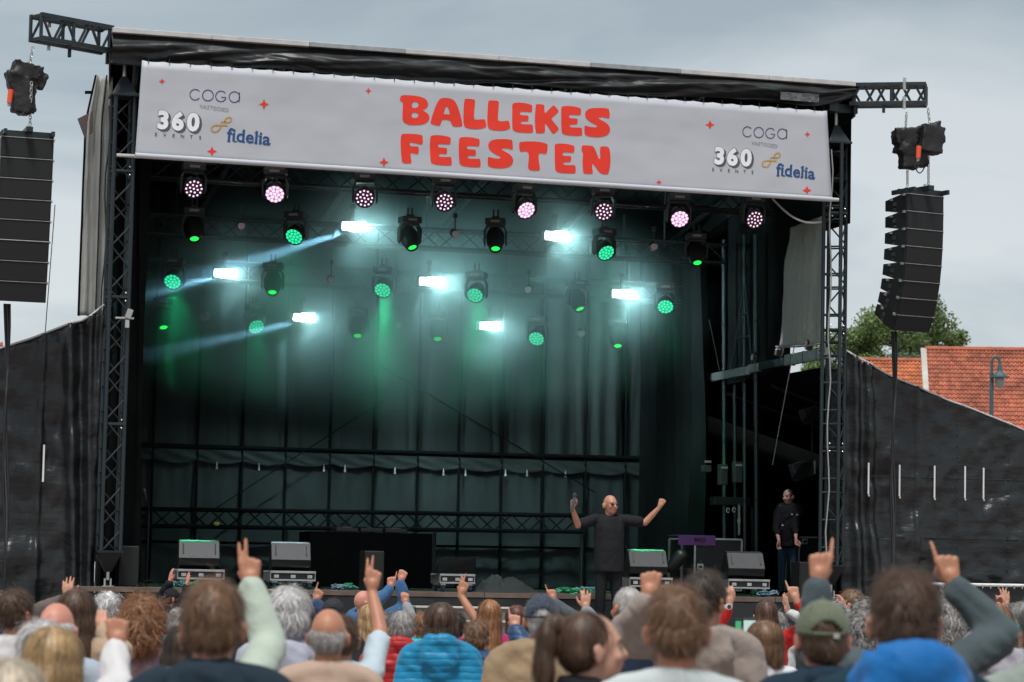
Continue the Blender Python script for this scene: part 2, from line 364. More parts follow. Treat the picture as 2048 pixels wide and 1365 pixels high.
hoist('crumpled black covered chain hoist above the left speaker array', c, [((.0, 0, .13), (.36, .26, .20), .25), ((-.10, .02, .04), (.26, .24, .24), -.3), ((.13, .03, .05), (.22, .22, .18), .4), ((-.05, 0, -.2), (.22, .20, .36), .08), ((.05, .02, -.22), (.17, .2, .34), -.05)],
      [(e0, c+Vector((.03, 0, .2))), (c+Vector((.05, -.17, -.02)), e1)], at(22, 180, YL-.1), arc(at(22, 198, YL-.1), at(50, 222, YL-.1), .12), 1.)
ca = at(1811, 290, YR); cb = at(1860, 280, YR-.12)
hoist('black covered chain hoist hanging left of its twin above the right speaker array', ca, [((-.02, 0, .11), (.33, .26, .20), -.1), ((.0, .0, -.02), (.25, .24, .22), .25), ((.04, 0, -.18), (.21, .21, .28), .05)],
      [(at(1813, 226, YR), ca+Vector((0, 0, .2))), (ca+Vector((.03, 0, -.32)), at(1815, 372, YR))], None, None, 5.)
hoist('rounder black covered chain hoist hanging right of its twin with an orange plug', cb, [((0, 0, 0), (.30, .27, .36), .12), ((.02, 0, .06), (.26, .25, .3), -.3), ((-.1, .1, -.2), (.2, .18, .3), 0.)],
      [(at(1856, 218, YR), cb+Vector((0, 0, .18))), (at(1857, 310, YR-.1), at(1857, 376, YR))], at(1838, 293, YR-.3), arc(at(1841, 308, YR-.3), at(1828, 330, YR-.3), .12)+arc(at(1828, 330, YR-.2), at(1850, 333, YR-.1), .1), 9.)
def cabinet_mesh(w, d, h):
    m = MB(); k = .62                                    # trapezoid seen from above, wedge from the side
    z0, z1 = -h/2, h/2
    def ring(y, zz): return [(-w/2, y, -zz), (w/2, y, -zz), (w/2, y, zz), (-w/2, y, zz)]
    r1, r2, r3 = ring(0, h/2), ring(.16, h/2), ring(d, h/2*k)
    m.add(r1+r2+r3, [(0, 1, 2, 3)]+[(q*4+i, q*4+4+i, q*4+4+(i+1) % 4, q*4+(i+1) % 4) for q in (0, 1) for i in range(4)]+[(11, 10, 9, 8)])
    return m
def array(label, top, n, w, d, h, ax, tilt0, dtilt):
    t = thing('line_array', label, 'speaker array', top, 'hanging speaker arrays'); top = Vector(top)
    cm = cabinet_mesh(w, d, h-.008).mesh('cabinet', BLACKP)
    gm = MB().box((0, -.006, 0), (w-.03, .012, h-.03)).mesh('grille', GRILLE)
    pm = MB().box((-w/2-.004, d*.55, .0), (.01, .075, .05)).box((-w/2-.004, d*.55, -.07), (.01, .05, .03)).mesh('handle', BLACKP2)
    lm = MB().box((0, -.012, h/2-.001), (w, .012, .006)).mesh('rail', CHROME)
    km = MB().box((w/2+.008, .04, h/2-.01), (.02, .05, .03)).box((-w/2-.008, .04, h/2-.01), (.02, .05, .03)).box((w/2+.006, d*.7, h*.3), (.012, .05, .03)).box((-w/2-.006, d*.7, h*.3), (.012, .05, .03)).mesh('rigging_link', CHROME)
    Rz = Matrix.Rotation(ax, 3, 'Z'); pos = Vector((0, 0, -.10)); tilt = tilt0
    fr = MB().box(top+Rz @ Vector((0, .18, -.04)), (w, .05, .07), Rz).box(top+Rz @ Vector((0, .02, -.045)), (w, .04, .08), Rz).box(top+Rz @ Vector((0, .1, .0)), (.08, .5, .06), Rz).box(top+Rz @ Vector((-w/2+.03, .1, -.04)), (.04, .5, .06), Rz).box(top+Rz @ Vector((w/2-.03, .1, -.04)), (.04, .5, .06), Rz)
    fr.build('flying_frame', STEEL, t, bevel=.004)
    MB().cyl(top+Vector((0, .0, .0)), top+Vector((0, 0, .06)), .02).build('shackle', CHROME, t)
    p = top+Vector((0, 0, -.085))
    for k in range(n):
        Rm = Rz @ Matrix.Rotation(tilt, 3, 'X'); c = p+Rm @ Vector((0, 0, -h/2))
        cab = bpy.data.objects.new('cabinet', cm); COL.objects.link(cab); cab.parent = t; cab.location = c-top; cab.rotation_euler = Rm.to_euler()
        for nm, me in (('grille', gm), ('handle', pm), ('rail', lm), ('rigging_link', km)):
            o = bpy.data.objects.new(nm, me); COL.objects.link(o); o.parent = cab
        p = p+Rm @ Vector((0, 0, -h)); tilt += dtilt[k] if k < len(dtilt) else dtilt[-1]
    return t, p
la, bl = array('flat fronted black line array hanging at the left edge', at(56, 262, -.72), 8, .62, .40, .245, R(3), R(2), [R(1.2)]*8)
ra, br_ = array('curved black line array of wedge cabinets hanging right of the stage', at(1850, 378, -.70), 8, .60, .47, .228, R(13), R(-1), [R(1.5), R(2), R(2.5), R(3.5), R(5), R(6), R(7)])
for lab, p, q in (('black loom of speaker cable under the left speaker array', bl+Vector((-.12, .3, 0)), at(16, 1190, -.45)), ('black loom of speaker cable under the right speaker array', br_+Vector((-.1, .3, .02)), at(1784, 1200, -.25))):
    cb_ = thing('speaker_cable', lab, 'cable', (q.x, q.y, 0)); q = Vector((q.x, q.y, .03))
    for k in (-1, 0, 1):
        pts = [p.lerp(q, s/18)+Vector((k*.014+.018*math.sin(s*.8+k), .012*math.cos(s*.9+k), 0)) for s in range(19)]
        MB().tube(pts, .016, 6).build('cable', CABLE if k else BLACKP2, cb_)

# ---------------------------------------------------------------- side tarps
def tarp(name, label, top, Y, zb, folds, par=None, mt=TARP, nu=170, nv=60, seams=(), amp=.085, group=None):
    pts = [at(px, py, Y) for px, py in top]; xs = [p.x for p in pts]; zs = [p.z for p in pts]
    t = par or thing(name, label, 'tarpaulin', ((xs[0]+xs[-1])/2, Y, zb), group)
    def fn(u, v):
        x = xs[0]+(xs[-1]-xs[0])*u; z1 = float(np.interp(x, xs, zs)); z = zb+(z1-zb)*v
        y = Y+amp*fbm(x*1.1, z*.9, Y, 5)+amp*.6*fbm(x*2.3+z*1.7, z*2.5-x, 3+Y, 4)-amp*.8*abs(fbm(x*1.7-z*1.2, z*1.1+x*.6, 7+Y, 3))
        for fx, w, d, lean in folds: y -= d*math.exp(-((x-fx-lean*(z1-z))/w)**2)
        for sz in seams: y -= .012*math.exp(-((z-sz)/.02)**2)
        return (x, y, z)
    MB().grid(fn, nu, nv).build('sheet', mt, t, True, solid=.004)
    m = MB(); m.tube([Vector(fn(k/60, 1)) for k in range(61)], .013, 6); m.build('top_hem', PVC if mt is TARP else DRAPE, t)
    return t, fn
xl = at(170, 900, .22).x
wl, fl = tarp('side_tarp', 'black tarpaulin wing with sloping top left of the stage', ((-420, 800), (-70, 722), (0, 697), (60, 678), (120, 655), (135, 650), (170, 640), (206, 612)), .22, .0, ((xl-.25, .07, .16, .05), (xl, .05, .14, .02), (xl+.14, .06, .12, -.01), (xl-.55, .04, .05, .0)), seams=(1.7, 2.4, 3.1, 3.9))
WZIP = mat('white_zip', (.72, .72, .70), .5)
p = at(87, 927, .1); MB().box(p, (.022, .012, .45)).build('zip_strip', WZIP, wl)
xr = at(1700, 900, .22).x
wr, fr_ = tarp('side_tarp', 'black tarpaulin wing with sloping top right of the stage', ((1686, 700), (1700, 712), (1730, 728), (1760, 742), (1860, 786), (1950, 820), (2048, 860), (2120, 888), (2420, 985)), .22, .62, ((xr+.02, .06, .12, .03), (xr+.2, .07, .13, .05), (xr+.95, .03, .05, 0)), seams=(2.0, 2.55, 3.0, 3.55, 4.2))
for px, y0, y1 in ((1737, 926, 989), (1799, 930, 993), (1869, 932, 996), (1930, 933, 997), (1967, 936, 998)):
    a, b = at(px-1, y0, .12), at(px+1, y1, .12); m = MB().box((a+b)/2, (.02, .012, (a-b).length)); m.build('zip_strip', WZIP, wr)
    MB().ell(b-Vector((0, 0, .02)), (.016, .01, .016), None, 8, 5).build('zip_pull', CHROME, wr)
for z, w in ((F+1.62, 3.), (F+.82, 3.)):
    bar(wr, (10.0, .155, z), (10.0+w, .155, z), .008, DRAPE, 'welt', 5)
for X in (11.25, 12.0):
    for k in range(16): MB().ell((X, .16, F+.1+k*.15), (.014, .008, .02), None, 6, 4).build('eyelet', DSTEEL, wr)
rp_ = thing('barrier_rail', 'white horizontal rail with black cloth along the bottom of the right wing', 'rail', (11.6, -.3, 0))
a, b = at(1828, 1168, -.3), at(2420, 1178, -.3); bar(rp_, a, b, .022, WZIP, 'pipe', 10)
def lsk(u, v):
    x = a.x+(b.x-a.x)*u; z = .02+(a.z-.04)*v; return (x, -.27+.02*fbm(x*3, z, 1)+.03*(1-v)*math.sin(x*9), z)
MB().grid(lsk, 120, 10).build('cloth', TARP, rp_, True)
for k in range(38): q = a.lerp(b, (k+.5)/38); MB().box(q+Vector((0, -.02, -.02)), (.012, .02, .05)).build('clip', CHROME, rp_)
for X in (a.x+.02, (a.x+b.x)/2, b.x): bar(rp_, (X, -.3, 0), (X, -.3, a.z), .02, STEEL, 'post', 8)

# grey side curtain bundled outside the left tower
gt = thing('side_curtain', 'pale grey tarpaulin side curtain bundled behind the left tower', 'curtain', (-.35, .5, 3.5))
gx0, gx1 = at(166, 400, .45).x, at(216, 400, .45).x
def gfn(u, v):
    z = 4.80+(7.80-4.80)*v; k = 1-.35*max(0, v-.8)/.2
    return (gx1-(gx1-gx0)*(1-u)*k, .45+.05*math.sin(u*13+.5*z)+.03*fbm(u*5, z*1.2, 2), z)
MB().grid(gfn, 40, 50).build('sheet', GREYTARP, gt, True, solid=.004)
MB().tube([Vector(gfn(0, k/30)) for k in range(31)], .018, 6).build('edge_webbing', DRAPE2, gt)
MB().tube([Vector(gfn(.62, k/30))+Vector((0, -.05, 0)) for k in range(31)], .010, 6).build('webbing', DRAPE, gt)
m = MB().add([at(155, 238, .4), at(186, 222, .4), at(186, 265, .4), at(170, 278, .4)], [(3, 2, 1, 0)]); m.build('loose_flap', mat('brown_flap', (.10, .075, .07), .6), gt, solid=.02)
m = MB().add([at(170, 182, .4), at(187, 182, .4), at(187, 188, .4), at(170, 188, .4)], [(3, 2, 1, 0)]); m.build('strap_end', DRAPE2, gt, solid=.02)
gw = bar(None, at(90, 670, 1.), at(110, 410, 1.), .006, DSTEEL, 'guy_wire', 5); tag(gw, 'thin dark guy wire with turnbuckle beside the left speaker array', 'wire')
# small cable clamp box halfway up the left tower
cl = thing('clamp_box', 'small grey junction box clamped to the left tower', 'clamp', at(256, 633, -.15)); p = at(258, 632, -.18)
MB().box(p+Vector((0, 0, .02)), (.07, .06, .12), Matrix.Rotation(.3, 3, 'Y')).build('housing', mat('light_grey_box', (.35, .35, .34), .5), cl, bevel=.006); MB().box(p+Vector((-.02, 0, -.1)), (.05, .04, .1)).build('bracket', CHROME, cl, bevel=.006); bar(cl, p+Vector((-.16, .02, -.03)), p+Vector((.06, 0, -.03)), .014, CHROME, 'tube_clamp')
# ================================================================ STAGE INTERIOR
YB = 7.6
bd = thing('backdrop', 'dark grey wrinkled backdrop of hanging fabric panels across the stage rear', 'backdrop', (5, YB, F))
seam = [235, 305, 394, 484, 571, 659, 747, 835, 918, 1003, 1085, 1170, 1250, 1345]
sx = [at(p, 900, YB).x for p in seam]
z_r = at(700, 905, YB).z
for i in range(len(sx)-1):
    xa, xb = sx[i]+.012, sx[i+1]-.012; ph = random.random()*9; deep = .02 if i < 9 else .05
    def pf(u, v, xa=xa, xb=xb, ph=ph, deep=deep, i=i):
        x = xa+(xb-xa)*u; z = z_r+.05+(7.0-z_r)*v; e = math.sin(math.pi*u)
        y = YB+.0+.05*(1-e)-.02*e + deep*fbm(x*2.0+ph, z*.35, ph, 4)
        y += .05*math.exp(-((u-.5-.25*math.sin(ph)-(1-v)*.25*math.cos(ph))/.06)**2)*max(0, .65-v)
        if i >= 9: y += .035*math.sin(u*(9+i % 3*2)+ph)
        return (x, y, z)
    MB().grid(pf, 26, 40).build('fabric_panel', DRAPE, bd, True)
    def pk(u, v, xa=xa, xb=xb, ph=ph):                    # gathered valance under the rail
        x = xa+(xb-xa)*u; z = z_r-.03-(.16+.05*math.sin(math.pi*u))*(1-v)
        return (x, YB-.06+.03*math.sin(u*9+v*7+ph)*math.sin(math.pi*v), z)
    MB().grid(pk, 16, 6).build('valance', DRAPE, bd, True)
    def lf(u, v, xa=xa, xb=xb, ph=ph):
        x = xa+(xb-xa)*u; z = F+.02+(z_r-.17-F)*v
        return (x, YB+.02+.035*fbm(x*2.6+ph, z*1.8, ph, 4)+.02*math.sin(u*18+ph)*max(0, v-.4), z)
    MB().grid(lf, 20, 24).build('lower_panel', DRAPE, bd, True)
    bar(bd, (sx[i], YB-.05, F), (sx[i], YB-.03, 6.9), .022, DRAPE2, 'seam_post', 6)
bar(bd, (sx[0], YB-.05, z_r), (sx[-1], YB-.05, z_r+.05), .03, DRAPE2, 'rail', 8)
bar(bd, (sx[0], YB-.04, F+.62), (sx[-1], YB-.04, F+.66), .018, DRAPE2, 'rail', 8)
MB().add([(.75, YB+.3, 0), (14.5, YB+.3, 0), (14.5, YB+.3, 3.7), (9.8, YB+.3, 4.8), (9.8, YB+.3, 7.0), (.75, YB+.3, 7.0)], [(0, 1, 2, 3, 4, 5)]).build('rear_sheet', DRAPE2, bd)
TOG = mat('toggle_white', (.42, .42, .40), .5)
for px, py in ((434, 931), (518, 934), (648, 936), (690, 937), (790, 941), (887, 944), (931, 945), (1011, 945), (1054, 946), (1131, 948)):
    p = at(px, py, YB-.12); m = MB().cyl(p+Vector((0, 0, .03)), p+Vector((0, 0, .05)), .006, n=6)
    m.box(p+Vector((0, 0, .0)), (.018, .02, .05)).box(p+Vector((0, 0, -.04)), (.028, .02, .035)); m.build('toggle', TOG, bd)
for a, b in (((690, 690), (1190, 985)), ((765, 802), (430, 1018))):
    w = bar(None, at(*a, 7.3), at(*b, 7.2), .010, DRAPE2, 'bracing_wire', 5); tag(w, 'dark bracing wire falling to the %s across the backdrop' % ('right' if b[0] > a[0] else 'left'), 'wire')
MATTE = mat('matte_black', (.006, .0065, .007), .85, spec=.08)
# horizontal lattice truss parked against the backdrop
bt = thing('floor_truss', 'black lattice truss lying level along the foot of the backdrop', 'truss', (4.6, 7.1, 2.3))
a, b = at(268, 1035, 7.1), at(1165, 1048, 7.1); box_truss(bt, a, b, (0, 1, 0), (0, 0, 1), .25, .032, .27, (0, 1, 0, 1), .012, MATTE)
for q in (.0, .33, .66, 1.): p = a.lerp(b, q); bar(bt, (p.x, 7.1, F), (p.x, 7.1, p.z-.12), .03, DSTEEL, 'stand', 8)
p = at(433, 1048, 6.9); MB().ell(p, (.05, .03, .03)).build('yellow_tag', mat('yellow_tag', (.5, .32, .03), .5), bt)
# left side black wall and right side curtain
lw = thing('side_drape', 'black drape closing the left side of the stage', 'drape', (-.1, 4, F))
MB().grid(lambda u, v: (-.04+.80*u+.05*math.sin(u*40)+.03*fbm(u*9, v, 1), .25+7.3*u, F+6.2*v-.9*u*v), 120, 8).build('sheet', DRAPE2, lw, True)
MB().grid(lambda u, v: (.05+.40*u+.03*math.sin(u*9+v*5)+.06*(1-v), .55+.15*u+.04*math.sin(u*14), F+.02+6.1*v), 24, 30).build('leg_curtain', DRAPE2, lw, True)
rw = thing('side_drape', 'pleated black drape hanging along the right rear of the stage', 'drape', (9.4, 5.5, F))
MB().grid(lambda u, v: (9.15+.09*math.sin(u*46+.7*math.sin(v*5))+.05*fbm(u*8, v*1.5, 4), 4.6+3.0*u, F+.02+5.35*v), 200, 24).build('sheet', DRAPE2, rw, True)
MB().add([(9.60, 2.15, 4.5), (9.75, 7.9, 4.5), (9.75, 7.9, 7.0), (9.60, 2.15, 7.9)], [(0, 1, 2, 3)]).build('wall_sheet', DRAPE2, rw)
MB().add([(9.58, -.1, 6.42), (9.60, 2.15, 6.42), (9.60, 2.15, 7.9), (9.58, -.1, 8.15)], [(0, 1, 2, 3)]).build('wall_sheet', DRAPE2, rw)
# grey panel on the right side wall, lit from outside
gp = thing('wall_panel', 'pale grey translucent tarpaulin panel high on the right side wall', 'tarpaulin', (9.36, 1.2, 5.5))
q = [atx(1556, 694, 9.30), atx(1648, 688, 9.30), atx(1648, 432, 9.30), atx(1580, 455, 9.30)]
def gpf(u, v):
    a = q[0].lerp(q[1], u); b = q[3].lerp(q[2], u); p = a.lerp(b, v); return (p.x+.03*fbm(p.y*3, p.z*1.6, 2, 5), p.y, p.z)
MB().grid(gpf, 40, 50).build('sheet', PANELT, gp, True, solid=.003)
MB().tube([Vector(gpf(k/20, 0))-Vector((.05, 0, .02*math.sin(k*.15))) for k in range(21)], .012, 6).build('hem', LCABLE, gp)
# right side wall: alloy beam, masts, wing room
rb = thing('side_beam', 'long aluminium side beam rising towards the right tower', 'beam', (9.35, 2, 4.6))
pa, pb = Vector((9.36, .12, 4.72)), Vector((9.36, 6.6, 4.66))
for k, (s, e, w) in enumerate(((0, .24, .15), (.245, .40, .11), (.405, .47, .12), (.475, 1, .12))):
    A, B = pa.lerp(pb, s), pa.lerp(pb, e); MB().box((A+B)/2, (.06, (B-A).length, w)).build('section', ALU if k != 1 else STEEL, rb, bevel=.006)
for s in (.05, .13, .2): A = pa.lerp(pb, s); pbox(rb, A, (.068, .012, .165), DSTEEL, 'strap')
for s, dz in ((.015, .03), (.015, -.03), (.03, .03), (.03, -.03)): MB().ell(pa.lerp(pb, s)+Vector((-.034, 0, dz)), (.006, .014, .014), None, 8, 5).build('bolt', DSTEEL, rb)
for s, sz in ((.09, .16), (.27, .14), (.42, .12)):
    A = pa.lerp(pb, s)+Vector((-.02, 0, .15)); fl_ = thing('flood_lamp', 'small unlit flood lamp on the side beam, %s' % {.09: 'nearest the right tower', .27: 'in the middle', .42: 'farthest from the right tower'}[s], 'lamp', A, 'flood lamps on the side beam')
    MB().box(A, (sz*.6, sz, sz*.8), Matrix.Rotation(.5, 3, 'X') @ Matrix.Rotation(-.5, 3, 'Z')).build('housing', BLACKP, fl_, bevel=.01); MB().box(A+Vector((-.06, -.02, 0)), (.03, sz*.7, sz*.6), Matrix.Rotation(.5, 3, 'X') @ Matrix.Rotation(-.5, 3, 'Z')).build('lens', CHROME, fl_, bevel=.005)
    bar(fl_, A-Vector((0, 0, .15)), A-Vector((0, 0, .02)), .01, DSTEEL, 'stem')
def mast(label, px, y0, y1, X, r, mt, extra=0):
    t = thing('mast', label, 'mast', atx(px, y1, X)); a, b = atx(px, y1, X), atx(px-2+extra, y0, X); bar(t, a, b, r, mt, 'tube', 8)
    for k in range(5): p = a.lerp(b, (k+.5)/6); MB().cyl(p, p+Vector((0, 0, .05)), r*1.18, n=8).build('collar', DSTEEL, t)
mast('aluminium mast rising through the side beam, nearest the second man', 1513, 470, 1186, 9.42, .035, STEEL)
mast('grey mast between the aluminium mast and the pleated drape', 1449, 480, 1186, 9.40, .03, STEEL)
mast('thin grey mast just left of the aluminium mast', 1490, 470, 1186, 9.5, .028, STEEL)
mast('short grey mast behind the stage lifting gear', 1471, 770, 1150, 9.5, .03, DSTEEL)
fr2 = thing('ladder_tower', 'narrow ladder frame standing behind the side beam', 'frame', atx(1478, 740, 9.45))
for a, b in (((1463, 740), (1488, 570)), ((1505, 740), (1490, 570)), ((1471, 680), (1500, 672)), ((1478, 630), (1496, 625))): bar(fr2, atx(*a, 9.45), atx(*b, 9.45), .012, STEEL, 'tube', 6)
for a, b, r, lab in (((1602, 620), (1545, 930), .007, 'thin rope slanting down from the grey wall panel'), ((1545, 398), (1645, 445), .014, 'white cable sagging from the banner to the right tower'), ((1418, 640), (1440, 745), .005, 'thin wire falling to the far end of the side beam')):
    A, B = (at(*a, .5), at(*b, .1)) if 'sagging' in lab else (atx(*a, 9.25), atx(*b, 9.3)); t = thing('rope', lab, 'rope', A); pts = [A.lerp(B, k/14)-Vector((0, 0, .12*math.sin(math.pi*k/14) if 'sagging' in lab else 0)) for k in range(15)]
    MB().tube(pts, r, 6).build('strand', PVC if 'sagging' in lab else (LCABLE if 'rope' in lab else CABLE), t)
wg = thing('wing_room', 'black tarpaulin walls and sloping roof of the right wing', 'tent', (11.5, 4, F))
MB().add([(9.45, .5, 4.55), (14, .5, 3.2), (14, YB+.2, 3.2), (9.45, YB+.2, 4.55)], [(0, 1, 2, 3)]).build('roof_sheet', DRAPE2, wg)
MB().add([(14, .5, 0), (14, YB+.2, 0), (14, YB+.2, 3.2), (14, .5, 3.2)], [(0, 1, 2, 3)]).build('end_sheet', DRAPE2, wg)
for k in range(4): bar(wg, (9.6, 1.+k*1.9, 4.45), (13.9, 1.+k*1.9, 3.12), .03, DSTEEL, 'rafter', 6)
MB().grid(lambda u, v: (9.62+.05*math.sin(u*9), .35+.5*u, F+3.05*v), 10, 10).build('return_sheet', TARP, wg, True)
# stage equipment in the wing
def flap_lamp(label, px, py, Y, s):
    p = at(px, py, Y); t = thing('theatre_lamp', label, 'lamp', p); MB().box(p, (.3*s, .2, .26*s), Matrix.Rotation(-.35, 3, 'Y')).build('body', BLACKP2, t, bevel=.02)
    MB().box(p+Vector((.17*s, -.05, .04)), (.03, .12, .2*s)).build('bracket', CHROME, t, bevel=.004)
    MB().add([p+Vector((-.2*s, -.12, -.16*s)), p+Vector((.05*s, -.12, -.12*s)), p+Vector((.12*s, -.12, .13*s)), p+Vector((-.05*s, -.12, .08*s))], [(0, 1, 2, 3)]).build('barn_door', BLACKP, t, solid=.01)
    bar(t, p+Vector((.16*s, 0, 0)), Vector((p.x+.16*s, p.y, 4.0)), .015, DSTEEL, 'drop_arm')
flap_lamp('dark barn door lamp above the second man', 1603, 940, 3.6, 1.)
flap_lamp('dark barn door lamp higher up in the right wing', 1620, 830, 3.2, .85)
lg = thing('lifting_gear', 'dark winch unit with chrome hooks hanging in the right wing', 'winch', at(1465, 1000, 3.8))
p = at(1460, 1003, 3.8); MB().box(p, (.55, .2, .12)).build('beam', DSTEEL, lg, bevel=.01)
for px, py, h in ((1445, 950, .3), (1474, 945, .3), (1412, 938, .1)):
    q_ = at(px, py, 3.8); MB().box(q_, (.12, .14, h)).build('housing', BLACKP2, lg, bevel=.01); MB().box(q_+Vector((0, -.08, .1)), (.10, .01, .03)).build('name_plate', CHROME, lg)
for px, py in ((1456, 1021), (1468, 1020), (1478, 1042)):
    q_ = at(px, py, 3.7); MB().tube([q_+Vector((.022*math.cos(k), 0, .035*math.sin(k))) for k in np.linspace(0, 5.6, 10)], .007, 6).build('hook', CHROME, lg)
chain(lg, at(1478, 1010, 3.7), at(1478, 1070, 3.7)); chain(lg, at(1503, 1015, 3.5), at(1505, 1110, 3.5), DSTEEL)

# ---------------------------------------------------------------- lights
WLED = mat('led_lilac', (.8, .7, .8), .4, emit=(1., .60, .86), estr=.50)
GLED = mat('led_green', (.1, .6, .35), .4, emit=(.01, .60, .27), estr=.75)
GDOT = mat('lens_green', (.05, .5, .1), .3, emit=(.01, .60, .06), estr=1.0)
STRB = mat('strobe_panel', (.9, .9, .9), .4, emit=(.93, .98, 1.), estr=9)
STRG = mat('strobe_green', (.1, .6, .4), .4, emit=(.02, .8, .45), estr=1.5)
FROST = mat('frosted_lens', (.42, .36, .35), .35, var=.1, vscale=30)
RIM = mat('fixture_edge', (.16, .17, .17), .4, metal=.3)
FIX = mat('fixture_black', (.006, .0065, .007), .6, spec=.25); FIX2 = mat('fixture_grey', (.018, .020, .022), .55, spec=.3)
def head_fixture(name, rl, led, ax_t, yaw, kind):
    t = thing(name, None, None)
    MB().box((0, 0, -.075), (.27, .20, .085)).build('base', FIX2, t, bevel=.012)
    MB().box((0, 0, -.020), (.10, .05, .04)).cyl((-.03, 0, -.01), (-.03, 0, .09), .012).cyl((.03, 0, -.01), (.03, 0, .09), .012).build('clamp', DSTEEL, t)
    yk = MB()
    for s in (-1, 1):
        yk.add([(s*.120, -.05, -.13), (s*.120, .05, -.13), (s*.155, .06, -.20), (s*.155, -.06, -.20), (s*.155, .05, -.36), (s*.155, -.05, -.36), (s*.145, .0, -.40),
                (s*.098, -.05, -.13), (s*.098, .05, -.13), (s*.133, .06, -.20), (s*.133, -.06, -.20), (s*.133, .05, -.36), (s*.133, -.05, -.36), (s*.133, .0, -.40)],
               [(0, 1, 2, 3), (3, 2, 4, 5), (5, 4, 6), (7, 10, 9, 8), (10, 12, 11, 9), (12, 13, 11), (0, 3, 10, 7), (3, 5, 12, 10), (5, 6, 13, 12), (1, 8, 9, 2), (2, 9, 11, 4), (4, 11, 13, 6), (0, 7, 8, 1)])
    yk.box((0, 0, -.135), (.24, .10, .03)); yk.build('yoke', FIX2, t, bevel=.004)
    MB().box((0, -.103, -.075), (.12, .006, .03)).build('display', RIM, t)
    d = Vector((math.sin(yaw)*math.cos(ax_t), -math.cos(yaw)*math.cos(ax_t), -math.sin(ax_t))); c = Vector((0, 0, -.31))
    a = d.orthogonal().normalized(); b = d.cross(a)
    h = MB()
    if kind == 'wash':
        prof = [(-.13, .05), (-.125, .085), (-.04, .118), (.05, .125), (.085, .125), (.09, .118), (.07, .112)]
    else:
        prof = [(-.16, .05), (-.15, .09), (-.05, .125), (.06, .118), (.15, .085), (.175, .075), (.17, .062), (.15, .058)]
    n = 18
    for z, r in prof:
        for k in range(n): th = 2*math.pi*k/n; h.v.append(tuple(c+d*z+(a*math.cos(th)+b*math.sin(th))*r))
    for j in range(len(prof)-1):
        for k in range(n): h.f.append((j*n+k, j*n+(k+1) % n, (j+1)*n+(k+1) % n, (j+1)*n+k))
    h.f.append(tuple(range(n-1, -1, -1))); L = len(prof)-1; h.f.append(tuple(range(L*n, L*n+n)))
    hd = h.build('head', FIX, t, True)
    for s in (-1, 1): MB().tube([c+Vector((s*.10*math.cos(q), -.03-.02*math.sin(q), .10*math.sin(q)+.02)) for q in (1.3, .9, .4, 0)], .006, 5).build('trim', RIM, hd)
    l = MB()
    if kind == 'wash':
        def disc(x, y, r):
            q = c+d*.079+a*x+b*y; o = len(l.v); l.v.append(tuple(q+d*.008))
            for k in range(8): th = 2*math.pi*k/8; l.v.append(tuple(q+(a*math.cos(th)+b*math.sin(th))*r))
            for k in range(8): l.f.append((o, o+1+k, o+1+(k+1) % 8))
        disc(0, 0, rl)
        for k in range(6): disc(.048*math.cos(k*math.pi/3), .048*math.sin(k*math.pi/3), rl)
        for k in range(12): disc(.092*math.cos((k+.5)*math.pi/6), .092*math.sin((k+.5)*math.pi/6), rl)
        o = l.build('led_array', led, hd); o.location = (0, 0, 0)
        if led is GLED: MB().cyl(c+d*.072, c+d*.076, .110, n=18).build('lens_plate', GLED2, hd).location = (0, 0, 0)
        elif rl > .02: MB().cyl(c+d*.072, c+d*.076, .110, n=18).build('lens_plate', WLED2, hd).location = (0, 0, 0)
    else:
        l.cyl(c+d*.148, c+d*.153, .058, n=16); o = l.build('lens', led, hd, True); o.location = (0, 0, 0)
    return t
GLED2 = mat('lens_plate_green', (.05, .3, .18), .4, emit=(.0, .30, .13), estr=.4)
WLED2 = mat('lens_plate_lilac', (.3, .25, .3), .4, emit=(.55, .32, .50), estr=.22)
def place(proto, first, P, rz, label, group, cat, s=1.):
    o = proto if first else copy_tree(proto); o.location = P; o.rotation_euler = (0, 0, rz); o.scale = (s,)*3
    o['label'] = label; o['category'] = cat; o['group'] = group; return o
FACE = -.13
ordn = ['first', 'second', 'third', 'fourth', 'fifth', 'sixth', 'seventh', 'eighth', 'ninth', 'tenth']
# front row of wash lights under the banner
wa = head_fixture('wash_light', .0135, WLED, R(24), 0, 'wash'); wb = head_fixture('wash_light', .021, WLED, R(34), .1, 'wash')
use = {0: 0, 1: 0}
for k, (px, py, ty) in enumerate(((388, 375, 0), (553, 384, 1), (733, 394, 0), (891, 402, 0), (1052, 416, 1), (1210, 421, 0), (1362, 434, 1), (1510, 437, 0))):
    P = at(px, py, .10)+Vector((0, .1, .34)); pr = (wa, wb)[ty]
    place(pr, use[ty] == 0, P, FACE+random.uniform(-.25, .25), 'lilac lit moving wash light under the banner, %s from the left' % ordn[k], 'wash lights in a row under the banner', 'stage light', 1.04); use[ty] += 1
ROWS = {1: 1.5, 2: 3.5, 3: 5.5}
rown = {1: 'nearest', 2: 'middle', 3: 'farthest'}
gw_ = head_fixture('wash_light', .0185, GLED, R(38), 0, 'wash'); u = 0
for k, (px, py, row) in enumerate(((593, 475, 1), (1210, 507, 1), (348, 565, 2), (769, 582, 2), (954, 592, 2), (1333, 615, 2), (511, 655, 3), (1076, 679, 3))):
    P = at(px, py, ROWS[row])+Vector((0, .05, .37)); n = {0: 'left', 1: 'right', 2: 'first from the left', 3: 'second from the left', 4: 'third from the left', 5: 'rightmost', 6: 'left', 7: 'right'}[k]
    place(gw_, u == 0, P, FACE+random.uniform(-.5, .5), 'green lit moving wash light in the %s row, %s' % (rown[row], n), 'green wash lights', 'stage light', 1.02); u += 1
